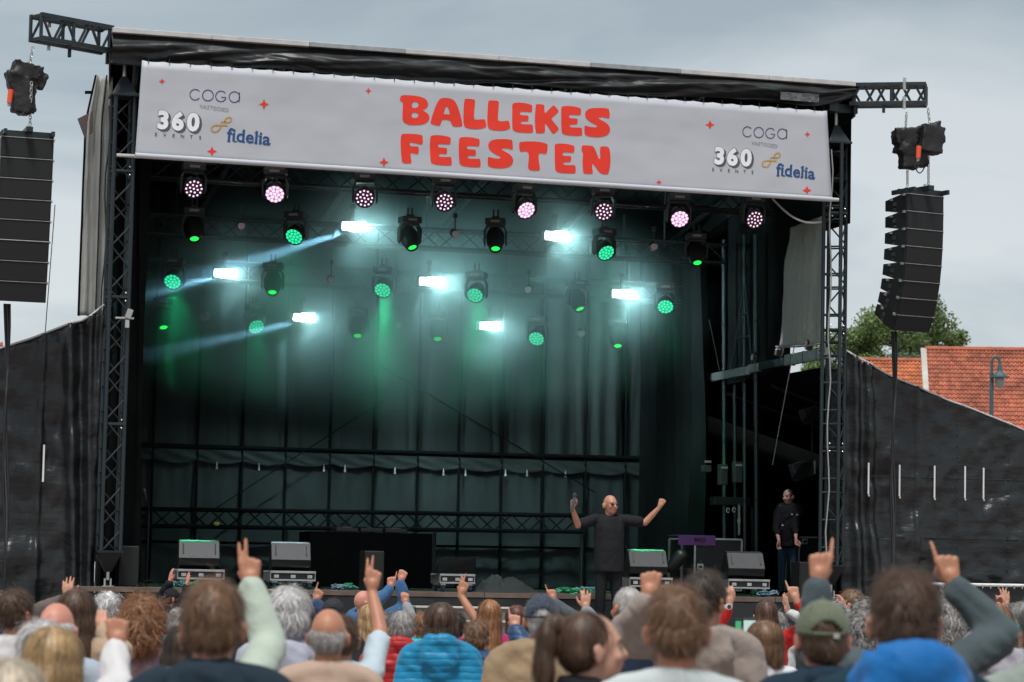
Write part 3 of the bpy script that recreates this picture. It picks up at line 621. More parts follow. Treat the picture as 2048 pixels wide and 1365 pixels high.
bm_ = head_fixture('beam_light', .05, GDOT, R(58), .15, 'beam'); u = 0; cnt = {1: 0, 2: 0, 3: 0}
for px, py, row, yw in ((391, 478, 1, .2), (823, 495, 1, .5), (995, 498, 1, 0), (1397, 526, 1, .1), (549, 585, 2, 0), (1158, 618, 2, .5), (328, 655, 3, .3), (719, 672, 3, 0), (879, 678, 3, 0), (1239, 692, 3, 0)):
    P = at(px, py, ROWS[row])+Vector((-.02, .05, .44)); cnt[row] += 1
    place(bm_, u == 0, P, FACE+yw-.2, 'dark moving beam light with a green lens in the %s row, %s from the left' % (rown[row], ordn[cnt[row]-1]), 'beam lights with green lenses', 'stage light'); u += 1
cnt = {1: 0, 2: 0, 3: 0}
def par_can():
    t = thing('par_can', None, None); MB().cyl((0, .02, 0), (0, .16, .03), .05, .06, 14).build('can', BLACKP, t, True); MB().cyl((0, .012, 0), (0, .02, 0), .047, n=16).build('lens', FROST, t); MB().cyl((0, .0, 0), (0, .03, 0), .056, .056, 16, False).build('rim', RIM, t)
    MB().box((0, .08, .13), (.012, .03, .22)).box((0, .08, .25), (.05, .05, .06)).build('bracket', DSTEEL, t); return t
pc = par_can(); u = 0
for px, py, row in ((483, 452, 1), (912, 468, 1), (1309, 493, 1), (663, 560, 2), (1056, 579, 2), (407, 635, 3), (797, 650, 3), (1164, 667, 3)):
    cnt[row] += 1
    place(pc, u == 0, at(px, py, ROWS[row]), FACE+random.uniform(-.3, .3), 'small unlit par can with frosted lens in the %s row, %s from the left' % (rown[row], ordn[cnt[row]-1]), 'small par cans', 'stage light'); u += 1
cnt = {1: 0, 2: 0, 3: 0}
STR_W = 850.
for px, py, row in ((708, 453, 1), (1113, 472, 1), (451, 547, 2), (861, 563, 2), (1246, 588, 2), (608, 635, 3), (980, 652, 3)):
    cnt[row] += 1; P = at(px, py, ROWS[row]); part = px == 451
    t = thing('strobe_light', '%s strobe panel in the %s row, %s from the left' % ('half green half white' if part else 'bright white', rown[row], ordn[cnt[row]-1]), 'stage light', P, 'strobe panels')
    MB().box(P+Vector((0, .08, 0)), (.34, .14, .15)).build('housing', BLACKP, t, bevel=.01)
    if part:
        for k in range(3): pbox(t, P+Vector((-.075, .004, .032-.032*k)), (.13, .01, .02), STRG, 'led_bar')
        pbox(t, P+Vector((.055, .002, 0)), (.16, .01, .085), STRB, 'panel')
    else: pbox(t, P, (.29, .012, .088), STRB, 'panel', .004)
    MB().box(P+Vector((0, .08, .16)), (.03, .04, .2)).box(P+Vector((0, .08, .27)), (.06, .06, .06)).build('bracket', DSTEEL, t)
    L = bpy.data.lights.new('strobe_glow', 'AREA'); L.shape = 'RECTANGLE'; L.size = .29; L.size_y = .09; L.energy = STR_W*(.4 if part else 1.); L.spread = R(125); L.color = (.66, .95, .98)
    o = bpy.data.objects.new('strobe_glow', L); COL.objects.link(o); o.parent = t; o.location = (0, -.012, 0); o.rotation_euler = (R(90)-R(3), 0, FACE)
for px, py, row, dv in ((593, 475, 1, (-.25, .2, -1)), (1210, 507, 1, (.2, .3, -1)), (348, 565, 2, (.1, .2, -1)), (769, 582, 2, (0, .3, -1)), (954, 592, 2, (.1, .3, -1)), (1333, 615, 2, (.3, .4, -1)), (511, 655, 3, (0, .1, -1)), (1076, 679, 3, (.1, .1, -1))):
    L = bpy.data.lights.new('green_wash', 'SPOT'); L.energy = 60; L.color = (.03, 1., .42); L.spot_size = R(62); L.spot_blend = .8; L.shadow_soft_size = .1
    o = bpy.data.objects.new('green_wash', L); COL.objects.link(o); o.location = at(px, py, ROWS[row])+Vector((0, -.14, -.06)); o.rotation_euler = Vector(dv).to_track_quat('-Z', 'Y').to_euler()
for a_, b_ in (((328, 662), (392, 1104)), ((1239, 700), (1300, 1112)), ((560, 660), (578, 1102))):
    L = bpy.data.lights.new('green_key', 'SPOT'); L.energy = 420 if a_[0] != 560 else 260; L.color = (.03, 1., .38) if a_[0] != 560 else (.6, .9, 1.); L.spot_size = R(6); L.spot_blend = .7; L.shadow_soft_size = .05
    o = bpy.data.objects.new('green_key', L); COL.objects.link(o); A_ = at(*a_, 5.4)+Vector((0, -.15, -.1)); B_ = at(*b_, .35); o.location = A_; o.rotation_euler = (B_-A_).to_track_quat('-Z', 'Y').to_euler()
L = bpy.data.lights.new('green_key', 'SPOT'); L.energy = 45; L.color = (.03, 1., .3); L.spot_size = R(8); L.spot_blend = .7
o = bpy.data.objects.new('green_key', L); COL.objects.link(o); A_ = at(1333, 622, 3.5)+Vector((0, -.1, -.05)); B_ = at(1574, 990, 2.7); o.location = A_; o.rotation_euler = (B_-A_).to_track_quat('-Z', 'Y').to_euler()
# beams: narrow spots shining through the smoke
def spot(par_px, row, dirv, col, w, ang, name):
    P = at(*par_px, ROWS.get(row, row))+Vector((0, -.15, -.05)); L = bpy.data.lights.new(name, 'SPOT'); L.energy = w; L.color = col; L.spot_size = R(ang); L.spot_blend = 1.; L.shadow_soft_size = .04
    o = bpy.data.objects.new(name, L); COL.objects.link(o); o.location = P; o.rotation_euler = Vector(dirv).to_track_quat('-Z', 'Y').to_euler(); return o
for px, dv, row in (((348, 580), (.0, .4, -1), 2), ((769, 598), (0, .35, -1), 2), ((1333, 632), (.5, .5, -1), 2), ((1239, 702), (0, .15, -1), 3), ((1076, 695), (0, .3, -1), 3), ((593, 492), (-.1, .3, -1), 1), ((954, 608), (-.2, .3, -1), 2)):
    spot(px, row, dv, (.02, 1., .38), 200, 14, 'green_beam')
for px, dv in (((1362, 448), (-.12, .3, -1)), ((1510, 452), tuple(at(1578, 1020, 2.6)-at(1510, 452, 1.5)))): spot(px, 1, dv, (.85, .72, 1.), 220, 13, 'lilac_beam')
for pa_, pb_, row, w_ in (((690, 458), (260, 592), 1, 6500), ((590, 640), (255, 715), 3, 5500), ((430, 549), (262, 592), 2, 2500)): spot(pa_, 2.4 if row == 1 else row, at(*pb_, ROWS[row]-.3)-at(*pa_, ROWS[row]), (.42, .70, 1.), w_*.55, 8.5, 'blue_beam')
TRUSSM = mat('truss_black', (.012, .0135, .0145), .38, metal=.5, spec=.3)
for row, Y in ROWS.items():                                # lighting trusses
    z = {1: 6.72, 2: 6.23, 3: 5.84}[row]; tt = thing('lighting_truss', 'black overhead lighting truss, %s of the three rows' % rown[row], 'truss', (4.8, Y, z), 'overhead lighting trusses')
    box_truss(tt, (.3, Y+.12, z+.14), (9.1, Y+.12, z+.14), (0, 1, 0), (0, 0, 1), .26, .024, .30, (1, 1, 0, 1), .010, TRUSSM)
    for X in (1.2, 4.7, 8.2): bar(tt, (X, Y+.12, z+.2), (X, Y+.12, T-.25-.156*Y), .015, DSTEEL, 'hanger', 6)
tt = thing('lighting_truss', 'black overhead truss holding the wash lights behind the banner', 'truss', (4.8, .35, 6.8)); box_truss(tt, (.2, .32, 6.97), (9.1, .32, 6.97), (0, 1, 0), (0, 0, 1), .26, .024, .30, (1, 1, 0, 1), .010, TRUSSM)
# smoke drifting under the lights
SMOKE_D = .36
M = bpy.data.materials.new('stage_smoke'); M.use_nodes = True; t = M.node_tree; t.nodes.clear(); nn, ll = t.nodes.new, t.links.new
o = nn('ShaderNodeOutputMaterial'); pv = nn('ShaderNodeVolumePrincipled'); pv.inputs['Color'].default_value = (.60, .90, .90, 1); pv.inputs['Anisotropy'].default_value = .2
g = nn('ShaderNodeTexCoord'); sg = nn('ShaderNodeTexGradient'); sg.gradient_type = 'SPHERICAL'; mpp = nn('ShaderNodeMapping'); no = nn('ShaderNodeTexNoise'); no.inputs['Scale'].default_value = .8; no.inputs['Detail'].default_value = 3
SCN, SRD = (4.3, 3.7, 5.5), (5.0, 3.1, 1.95)
mpp.inputs['Location'].default_value = tuple(-c/r for c, r in zip(SCN, SRD)); mpp.inputs['Scale'].default_value = tuple(1/r for r in SRD)
ll(g.outputs['Object'], mpp.inputs['Vector']); ll(mpp.outputs['Vector'], sg.inputs['Vector']); ll(g.outputs['Object'], no.inputs['Vector'])
r1 = nn('ShaderNodeMapRange'); r1.interpolation_type = 'SMOOTHSTEP'; r1.inputs['From Min'].default_value = .0; r1.inputs['From Max'].default_value = .75; ll(sg.outputs['Fac'], r1.inputs['Value'])
r2 = nn('ShaderNodeMapRange'); r2.inputs['From Min'].default_value = .38; r2.inputs['From Max'].default_value = .66; r2.inputs['To Min'].default_value = .35; r2.inputs['To Max'].default_value = 1.25; ll(no.outputs['Fac'], r2.inputs['Value'])
mm = nn('ShaderNodeMath'); mm.operation = 'MULTIPLY'; ll(r1.outputs[0], mm.inputs[0]); ll(r2.outputs[0], mm.inputs[1]); m2 = nn('ShaderNodeMath'); m2.operation = 'MULTIPLY'; m2.inputs[1].default_value = SMOKE_D; ll(mm.outputs[0], m2.inputs[0]); dens = m2.outputs[0]
for px, py, row in ((708, 453, 1), (1113, 472, 1), (451, 547, 2), (861, 563, 2), (1246, 588, 2), (608, 635, 3), (980, 652, 3)):   # extra density added round each strobe for a soft bloom of light
    vd = nn('ShaderNodeVectorMath'); vd.operation = 'DISTANCE'; ll(g.outputs['Object'], vd.inputs[0]); vd.inputs[1].default_value = at(px, py, ROWS[row])+Vector((-.03, -.07, -.02))
    rr_ = nn('ShaderNodeMapRange'); rr_.interpolation_type = 'SMOOTHERSTEP'; rr_.inputs['From Min'].default_value = .95; rr_.inputs['From Max'].default_value = .0; rr_.inputs['To Max'].default_value = .75; ll(vd.outputs['Value'], rr_.inputs['Value'])
    ad = nn('ShaderNodeMath'); ad.operation = 'ADD'; ll(dens, ad.inputs[0]); ll(rr_.outputs[0], ad.inputs[1]); dens = ad.outputs[0]
ll(dens, pv.inputs['Density'])
ll(pv.outputs[0], o.inputs['Volume'])
tag(MB().ell(SCN, tuple(r*1.12 for r in SRD), None, 28, 16).build('stage_smoke', M), 'pale teal stage smoke drifting under the lights', 'smoke', kind='stuff')
# ================================================================ BANNER
YBN = -.42
BC = [at(284, 121, YBN), at(1654, 222, YBN), at(1664, 404, YBN), at(270, 316, YBN)]     # TL TR BR BL
bn = thing('banner', 'wide white event banner with red lettering across the stage front', 'banner', (4.7, YBN, 6.7))
def bfn(u, v):
    p = BC[3].lerp(BC[2], u).lerp(BC[0].lerp(BC[1], u), v); z = p.z
    if v > .995: z -= .012*abs(math.sin(u*math.pi*34))
    return (p.x, p.y, z)
MB().grid(bfn, 136, 12).build('sheet', BANNER, bn, True, solid=.002)
hm = MB(); hm.tube([BC[3].lerp(BC[2], k/20)+Vector((0, 0, .03)) for k in range(21)], .033, 12); hm.build('bottom_hem', BANNER, bn, True)
bar(bn, BC[2]+Vector((-.1, 0, .03)), BC[2]+Vector((.09, .0, .03)), .026, PVC, 'pole_end', 10)
for k in range(35):
    p = BC[0].lerp(BC[1], (k+.3)/35); MB().box(p+Vector((0, -.008, .01)), (.01, .01, .05)).build('cable_tie', CABLE, bn)
def print_mat(name, c): return mat(name, c, .5, bump=.05, bscale=.8, stretch=(1, 1, 1.6), var=.06, detail=2)
P_RED = print_mat('print_red', (.78, .034, .012)); P_NAVY = print_mat('print_navy', (.035, .045, .13)); P_BLUE = print_mat('print_blue', (.012, .065, .20)); P_GOLD = print_mat('print_gold', (.52, .29, .035)); P_GREY = print_mat('print_grey', (.075, .078, .085)); P_WHITE = print_mat('print_white', (.78, .80, .82)); P_LGREY = print_mat('print_light_grey', (.27, .28, .29))
def chaikin(p, n=1):
    for _ in range(n):
        q = []
        for i in range(len(p)):
            a, b = p[i], p[(i+1) % len(p)]; q += [(a[0]*.8+b[0]*.2, a[1]*.8+b[1]*.2), (a[0]*.2+b[0]*.8, a[1]*.2+b[1]*.8)]
        p = q
    return p
def poly_print(name, loops, mt, off=.004, par=None, shift=(0, 0), smooth=2):
    """loops in photograph pixels, first the outline, then holes; becomes flat print on the banner"""
    bm = bmesh.new()
    for lp in loops:
        vs_ = [bm.verts.new(at(x, y, YBN-off)+Vector((shift[0], 0, shift[1]))) for x, y in chaikin(lp, smooth)]
        for i in range(len(vs_)): bm.edges.new((vs_[i], vs_[(i+1) % len(vs_)]))
    bmesh.ops.triangle_fill(bm, use_beauty=True, edges=bm.edges[:], normal=(0, -1, 0))
    bmesh.ops.recalc_face_normals(bm, faces=bm.faces[:])
    for f in bm.faces:
        if f.normal.y > 0: f.normal_flip()
    me = bpy.data.meshes.new(name); bm.to_mesh(me); bm.free(); me.materials.append(mt); o = bpy.data.objects.new(name, me); COL.objects.link(o)
    o.parent = par or bn; o.location = -wloc(o.parent); return o
Z1 = lambda pts, dx=0, dy=0: [(780+(x+dx)/7.583, 170+(y+dy)/7.583) for x, y in pts]
Z2 = lambda pts, dx=0, dy=0: [(1000+(x+dx)/7.583, 180+(y+dy)/7.583) for x, y in pts]
gB = [[(155,190),(170,162),(250,155),(400,168),(500,190),(560,235),(580,290),(570,335),(540,362),(485,385),(540,410),(585,450),(600,495),(585,545),(540,585),(470,605),(370,610),(280,605),(215,575),(190,530),(188,470),(195,350),(197,262),(165,248),(152,225)],
 [(335,290),(350,262),(390,258),(430,275),(437,305),(420,340),(380,352),(340,347),(332,320)], [(330,440),(345,420),(385,418),(425,435),(435,465),(415,495),(375,507),(338,498),(328,470)]]
gA = [[(750,225),(780,202),(850,198),(930,210),(985,245),(1020,310),(1055,410),(1085,530),(1100,615),(1085,632),(1000,636),(950,628),(935,590),(915,545),(890,535),(840,530),(795,532),(778,560),(760,615),(745,622),(680,610),(615,585),(620,550),(650,440),(690,330),(720,265)],
 [(860,325),(880,345),(900,400),(910,440),(895,450),(835,447),(815,440),(822,400),(840,350)]]
gL = [(1130,225),(1145,212),(1210,213),(1280,222),(1290,240),(1285,330),(1275,440),(1275,510),(1295,530),(1360,528),(1430,520),(1445,535),(1463,625),(1450,645),(1390,665),(1310,672),(1210,667),(1140,645),(1117,600),(1113,500),(1118,350)]
gE = [(185,225),(205,203),(290,193),(400,205),(480,230),(490,250),(485,325),(470,340),(390,333),(320,330),(300,345),(302,370),(320,385),(420,388),(435,400),(432,465),(415,478),(330,480),(312,492),(318,515),(345,522),(420,525),(485,525),(498,545),(503,635),(490,652),(400,652),(290,645),(215,628),(188,590),(183,480),(186,340)]
gK = [(545,222),(570,215),(660,225),(675,240),(672,300),(682,362),(730,310),(800,240),(825,240),(885,310),(888,330),(850,370),(785,425),(785,450),(830,510),(885,575),(890,600),(840,655),(805,668),(780,640),(730,560),(690,508),(682,530),(682,635),(665,655),(600,660),(550,655),(540,620),(530,520),(530,400),(538,290)]
gE2 = [(928,270),(948,250),(1030,243),(1140,255),(1220,278),(1230,300),(1225,372),(1210,385),(1130,380),(1065,378),(1046,392),(1048,418),(1066,432),(1165,435),(1180,448),(1175,512),(1158,525),(1075,528),(1056,540),(1060,560),(1085,570),(1165,573),(1230,572),(1243,590),(1248,678),(1235,697),(1150,697),(1030,690),(960,672),(935,640),(930,530),(928,390)]
gS = [(1652,290),(1640,285),(1560,275),(1450,275),(1360,285),(1305,320),(1287,370),(1300,425),(1350,475),(1430,520),(1480,545),(1475,565),(1430,570),(1350,560),(1285,540),(1280,600),(1283,678),(1340,705),(1430,718),(1530,715),(1610,695),(1655,655),(1672,600),(1655,545),(1610,500),(1540,460),(1492,435),(1500,417),(1560,413),(1620,425),(1660,440),(1665,370)]
gF = [(170,765),(190,745),(280,742),(400,748),(480,760),(495,785),(498,860),(490,905),(460,905),(380,885),(320,872),(298,885),(300,915),(320,935),(420,935),(437,955),(437,1010),(425,1050),(390,1048),(330,1035),(308,1045),(315,1100),(328,1170),(318,1190),(250,1192),(195,1185),(178,1150),(168,1030),(160,900),(162,820)]
gE3 = [(610,795),(630,770),(710,762),(820,772),(910,793),(923,815),(918,890),(905,905),(830,902),(745,897),(725,915),(728,935),(750,950),(845,955),(865,968),(865,1040),(850,1052),(765,1045),(740,1060),(742,1082),(765,1092),(850,1095),(920,1092),(932,1110),(938,1200),(925,1222),(830,1222),(720,1212),(640,1195),(615,1160),(607,1050),(605,900)]
gT = [(290,815),(305,792),(400,783),(520,783),(640,797),(715,820),(723,850),(718,920),(705,972),(670,970),(610,962),(585,975),(585,1040),(597,1140),(607,1205),(600,1222),(530,1228),(450,1215),(425,1195),(428,1130),(440,1030),(435,960),(410,935),(340,938),(305,940),(293,890)]
gN = [(1240,865),(1255,842),(1330,843),(1405,850),(1430,880),(1465,960),(1495,1040),(1512,1052),(1522,1030),(1518,940),(1520,870),(1540,857),(1600,858),(1650,870),(1668,930),(1677,1040),(1672,1150),(1650,1260),(1635,1282),(1560,1280),(1510,1255),(1460,1190),(1415,1125),(1398,1130),(1398,1190),(1410,1255),(1395,1275),(1310,1275),(1265,1265),(1255,1180),(1252,1070),(1262,960),(1240,935),(1235,900)]
for nm, lp in (('letter_b', [Z1(q_) for q_ in gB]), ('letter_a', [Z1(q_) for q_ in gA]), ('letter_l', [Z1(gL)]), ('letter_l', [Z1(gL, 362, 24)]), ('letter_e', [Z2(gE)]), ('letter_k', [Z2(gK)]), ('letter_e', [Z2(gE2)]), ('letter_s', [Z2(gS)]),
               ('letter_f', [Z1(gF)]), ('letter_e', [Z1(gE3)]), ('letter_e', [Z1(gE3, 438, 28)]), ('letter_s', [Z2(gS, -1468, 473)]), ('letter_t', [Z2(gT)]), ('letter_e', [Z2(gE2, -98, 570)]), ('letter_n', [Z2(gN)])):
    poly_print(nm, lp, P_RED, smooth=2)
for px, py, s in ((324, 163, 6.5), (528, 209, 10.5), (424, 303, 10.5), (737, 182, 6.5), (768, 325, 10), (1420, 250, 9.5), (1615, 269, 6), (1318, 365, 6), (1614, 381, 9.5)):
    pts = []
    for k in range(4):
        a = math.pi/2*k; pts += [(px+s*math.cos(a), py+s*math.sin(a)), (px+s*.5*math.cos(a+.42), py+s*.5*math.sin(a+.42)), (px+s*.40*math.cos(a+math.pi/4), py+s*.40*math.sin(a+math.pi/4)), (px+s*.5*math.cos(a+math.pi/2-.42), py+s*.5*math.sin(a+math.pi/2-.42))]
    poly_print('star', [pts], P_RED, smooth=0)
def stroke(name, pts, w, mt, shift=(0, 0), off=.004, closed=False):   # ribbon of print along a line in photograph pixels
    m = MB(); W3 = [at(x, y, YBN-off)+Vector((shift[0], 0, shift[1])) for x, y in pts]; n = len(W3); L_ = []
    for i in range(n):
        a = W3[(i-1) % n] if (closed or i) else W3[0]; b = W3[(i+1) % n] if (closed or i < n-1) else W3[-1]
        d = (b-a).normalized(); s = Vector((-d.z, 0, d.x))*w/2; L_.append((W3[i]+s, W3[i]-s))
    for a, b in L_: m.v += [tuple(a), tuple(b)]
    for i in range(n if closed else n-1): j = (i+1) % n; m.f.append((2*i, 2*i+1, 2*j+1, 2*j))
    return m.build(name, mt, bn)
def Z3(x, y): return (290+x/7.185, 140+y/7.185)
def circ(cx, cy_, r, a0, a1, n=26, ry=None): return [Z3(cx+r*math.cos(R(a0+(a1-a0)*k/n)), cy_+(ry or r)*math.sin(R(a0+(a1-a0)*k/n))) for k in range(n+1)]
def text(s, px, py, size, mt, name, bold=0., off=.004, shift=(0, 0), space=1., shear=0, slope=0, sx=1.):
    c = bpy.data.curves.new(name, 'FONT'); c.body = s; c.size = size; c.offset = bold; c.space_character = space; c.align_x = 'CENTER'; c.align_y = 'CENTER'; c.shear = shear; c.resolution_u = 3; c.materials.append(mt)
    o = bpy.data.objects.new(name, c); COL.objects.link(o); o.rotation_euler = (R(90), slope, 0); o.scale = (sx, 1, 1)
    o.location = at(px, py, YBN-off)+Vector((shift[0], 0, shift[1])); return font_mesh(o, name, bn)
def font_mesh(o, name, par):
    me = bpy.data.meshes.new_from_object(o); me.name = name; q = bpy.data.objects.new(name, me); COL.objects.link(q); q.rotation_euler = o.rotation_euler; q.scale = o.scale
    q.parent = par; q.location = o.location-wloc(par); bpy.data.objects.remove(o); return q
def logos(sh):
    sc = .012*.0062*7
    stroke('logo_letter', circ(722, 357, 76, 38, 322), .0105, P_NAVY, sh); stroke('logo_letter', circ(905, 368, 78, 0, 360), .0105, P_NAVY, sh)
    stroke('logo_letter', circ(1092, 381, 76, 320, 12)+[Z3(1168, 397), Z3(1095, 393)] if False else [Z3(1092+76*math.cos(R(a)), 381+76*math.sin(R(a))) for a in np.linspace(-35, -348, 26)]+[Z3(1096, 393)], .0105, P_NAVY, sh)
    stroke('logo_letter', circ(1285, 391, 76, 0, 360), .0105, P_NAVY, sh); stroke('logo_letter', [Z3(1357, 320), Z3(1353, 465)], .0105, P_NAVY, sh)
    text('VASTGOED', *Z3(995, 555), .068, P_LGREY, 'logo_text', .0004, shift=sh, slope=R(4), space=1.05)
    for nm, mt, dx, dz, bold, off in (('logo_shadow', P_GREY, .026, -.022, .019, .004), ('logo_shadow', P_GREY, .014, -.012, .019, .0045), ('logo_outline', P_GREY, 0, 0, .0195, .005), ('logo_number', P_WHITE, 0, 0, .0145, .006)):
        for ch, zx, zy in (('3', 262, 735), ('6', 470, 752), ('0', 692, 765)): text(ch, *Z3(zx, zy), .295, mt, nm, bold, off, (sh[0]+dx, sh[1]+dz), slope=R(2), sx=.98)
    for k, ch in enumerate('EVENTS'): text(ch, *Z3(158+127*k, 932+9*k), .062, P_GREY, 'logo_text', .0008, shift=sh)
    g = [Z3(x, y) for x, y in [(1085, 752), (1150, 752), (1200, 755), (1235, 740), (1248, 710), (1230, 685), (1195, 682), (1165, 700), (1148, 735), (1140, 752)]]
    stroke('logo_loop', g, .017, P_GOLD, sh)
    g = [Z3(x, y) for x, y in [(1190, 803), (1100, 798), (1010, 797), (970, 815), (952, 850), (965, 885), (1005, 895), (1050, 880), (1078, 845), (1095, 805)]]
    stroke('logo_loop', g, .017, P_GOLD, sh)
    text('fidelia', *Z3(1492, 972), .222, P_BLUE, 'logo_name', .0048, shift=sh, slope=R(3), sx=1.0, space=1.03)
    for x, y, w in ((1205, 1028, 46), (1300, 1030, 44), (1418, 1038, 40), (1592, 1048, 48), (1660, 1053, 44), (1785, 1058, 40), (1268, 932, 30), (1590, 905, 30), (1415, 888, 30), (1640, 950, 30)):
        stroke('logo_serif', [Z3(x-w/2, y), Z3(x+w/2, y+2)], .014, P_BLUE, sh, .0043)
logos((0, 0))
dl = at(1530, 266, YBN)-at(430, 192, YBN); logos((dl.x, dl.z))

# ================================================================ EQUIPMENT ON THE DECK
CASEA = mat('case_extrusion', (.45, .46, .46), .35, metal=.7, var=.15, vscale=12); WEDGE = mat('wedge_paint', (.026, .028, .032), .55, bump=.002, bscale=90, var=.15)
def floor_at(px, Y): p = at(px, 1180, Y); return Vector((p.x, Y, F))
def dolly(label, P, w, d=.5):
    t = thing('flight_case', label, 'flight case', P, 'flight case lids under the monitors')
    z = P.z+.10
    MB().box((P.x, P.y, z+.06), (w, d, .07)).build('panel', BLACKP, t)
    for s in (-1, 1):
        MB().box((P.x, P.y+s*d/2, z+.115), (w+.02, .03, .028)).build('extrusion', CASEA, t, bevel=.003); MB().box((P.x, P.y+s*d/2, z+.015), (w+.02, .03, .022)).build('extrusion', CASEA, t, bevel=.003)
        MB().box((P.x+s*w/2, P.y, z+.06), (.02, d, .11)).build('end_plate', CASEA, t, bevel=.003)
    for x in (-.38, 0, .38): MB().box((P.x+x*w, P.y-d/2-.012, z+.06), (.06, .012, .04)).build('latch', CHROME, t, bevel=.003)
    CW = mat('castor_blue', (.03, .09, .14), .5)
    for sx_ in (-1, 1):
        for sy in (-1, 1): c = Vector((P.x+sx_*w*.4, P.y+sy*d*.38, P.z+.05)); MB().cyl(c-Vector((.018, 0, 0)), c+Vector((.018, 0, 0)), .048, n=12).build('castor', CW, t); MB().box(c+Vector((0, 0, .045)), (.06, .06, .03)).build('castor_fork', CHROME, t)
    return t, z+.135
def wedge(label, P, w, yaw=0):
    t = thing('stage_monitor', label, 'monitor speaker', P, 'wedge monitors on the stage'); Rz = Matrix.Rotation(yaw, 3, 'Z')
    prof = [(-.20, .04), (-.24, .13), (-.10, .33), (.02, .35), (.22, .12), (.20, 0), (-.13, 0)]
    m = MB(); v = [P+Rz @ Vector((s*w/2, y, z)) for s in (-1, 1) for y, z in prof]; n = len(prof)
    m.add(v, [tuple(range(n-1, -1, -1)), tuple(range(n, 2*n))]+[(i, (i+1) % n, n+(i+1) % n, n+i) for i in range(n)])
    m.build('cabinet', BLACKP, t, bevel=.008)
    tp = MB(); tp.add([P+Rz @ Vector((sx_*(w/2-.01), y, z)) for y, z in ((-.095, .336), (.015, .356)) for sx_ in (-1, 1)], [(0, 1, 3, 2)]); tp.build('top_light_catch', WEDGE, t, solid=.004)  # lighter sheet added over the black cabinet top to catch the green light
    a, b = Vector((0, -.24, .13)), Vector((0, -.10, .33)); d = (b-a); nrm = Vector((0, -d.z, d.y)).normalized()
    Rx = Matrix((Vector((1, 0, 0)), d.normalized(), nrm)).transposed() if False else None
    g = MB(); A = a+nrm*.006; B = b+nrm*.006
    g.add([P+Rz @ Vector((-w/2+.012, A.y, A.z)), P+Rz @ Vector((w/2-.012, A.y, A.z)), P+Rz @ Vector((w/2-.012, B.y, B.z)), P+Rz @ Vector((-w/2+.012, B.y, B.z))], [(0, 1, 2, 3)]); g.build('back_panel', WEDGE, t, solid=.008)
    for s in (-1, 1):
        x = s*(w/2-.055); c0, c1 = a.lerp(b, .25)+nrm*.016, a.lerp(b, .85)+nrm*.016; bar(t, P+Rz @ Vector((x, c0.y, c0.z)), P+Rz @ Vector((x, c1.y, c1.z)), .007, BLACKP, 'handle')
    for s, q in ((-.2, .15), (.15, .2)): c0 = a.lerp(b, q)+nrm*.012; MB().ell(P+Rz @ Vector((s*w, c0.y, c0.z)), (.006,)*3, None, 6, 4).build('screw', CHROME, t)
    return t
for px, py, w, lab in ((395, 1160, .50, 'leftmost on the deck'), (578, 1166, .49, 'second from the left'), (1290, 1167, .50, 'beside the singer'), (1485, 1172, .49, 'beside the second man')):
    P = floor_at(px, .35); dt, zt = dolly('silver edged case lid on castors under the monitor, %s' % lab, P, w+.06); wedge('black wedge monitor on a silver case lid, %s' % lab, Vector((P.x, P.y, zt)), w, R(-6))
P = floor_at(905, .6); dolly('low silver case lid on castors beside the black cloth heap', P, .44)
m = thing('covered_speaker', 'black cloth covered gear with a pointed top on a low case lid', 'covered gear', (P.x, P.y, P.z+.235)); b0 = P+Vector((0, 0, .24))
MB().add([b0+Vector(q_) for q_ in ((-.25, -.2, 0), (.25, -.2, 0), (.25, .2, 0), (-.25, .2, 0), (-.22, -.15, .10), (.27, -.15, .22), (.25, .2, .2), (-.1, .2, .2))], [(0, 1, 5, 4), (1, 2, 6, 5), (2, 3, 7, 6), (3, 0, 4, 7), (4, 5, 6, 7)]).build('cloth', DRAPE2, m, bevel=.01)
P = floor_at(1010, .5); hp = thing('cloth_heap', 'crumpled heap of black cloth on the deck right of the case lid', 'cloth', P)
def heap(u, v):
    a = 2*math.pi*u; r = .02+.98*v; x = .46*r*math.cos(a); y = .28*r*math.sin(a)
    h = .24*(1-r**1.5)*(.75+.7*nz(x*3, y*3, 5))+.10*fbm(x*5, y*5, 1, 4)*(1-v**3); return (P.x+x+.1*(1-r)*-.6, P.y+y, P.z+.01+max(0, h))
MB().grid(heap, 48, 20).build('cloth', DRAPE, hp)
dj = thing('dj_table', 'table draped to the floor in black cloth in front of the backdrop', 'table', floor_at(728, 3.2)); P = floor_at(728, 3.2); w = 1.68
def djf(u, v):
    s = u*4; a = ((-1, -1), (1, -1), (1, 1), (-1, 1), (-1, -1)); k = min(3, int(s)); q_ = s-k; x = a[k][0]+(a[k+1][0]-a[k][0])*q_; y = a[k][1]+(a[k+1][1]-a[k][1])*q_
    f = 1+.02*math.sin(u*150)*(1-v); return (P.x+x*w/2*f, P.y+y*.4*f, F+.02+.72*v)
MB().grid(djf, 160, 6).build('cloth', DRAPE2, dj, True); MB().box((P.x, P.y, F+.75), (w, .8, .03)).build('table_top', DRAPE2, dj, bevel=.01)
for px in (-.62, .0, .62): bar(dj, (P.x+px, P.y, F), (P.x+px, P.y, F+.74), .02, DSTEEL, 'leg')
dk = thing('dj_decks', 'low black music decks on the draped table', 'music deck', (P.x, P.y, F+.766))
for k, dx in enumerate((-.34, 0, .34)): MB().box((P.x+dx+.05, P.y, F+.80), (.30, .34, .05)).build('deck' if k != 1 else 'mixer', BLACKP2, dk, bevel=.005); MB().cyl((P.x+dx+.05, P.y, F+.826), (P.x+dx+.05, P.y, F+.838), .10 if k != 1 else .03, n=20).build('jog_wheel', RIM, dk)
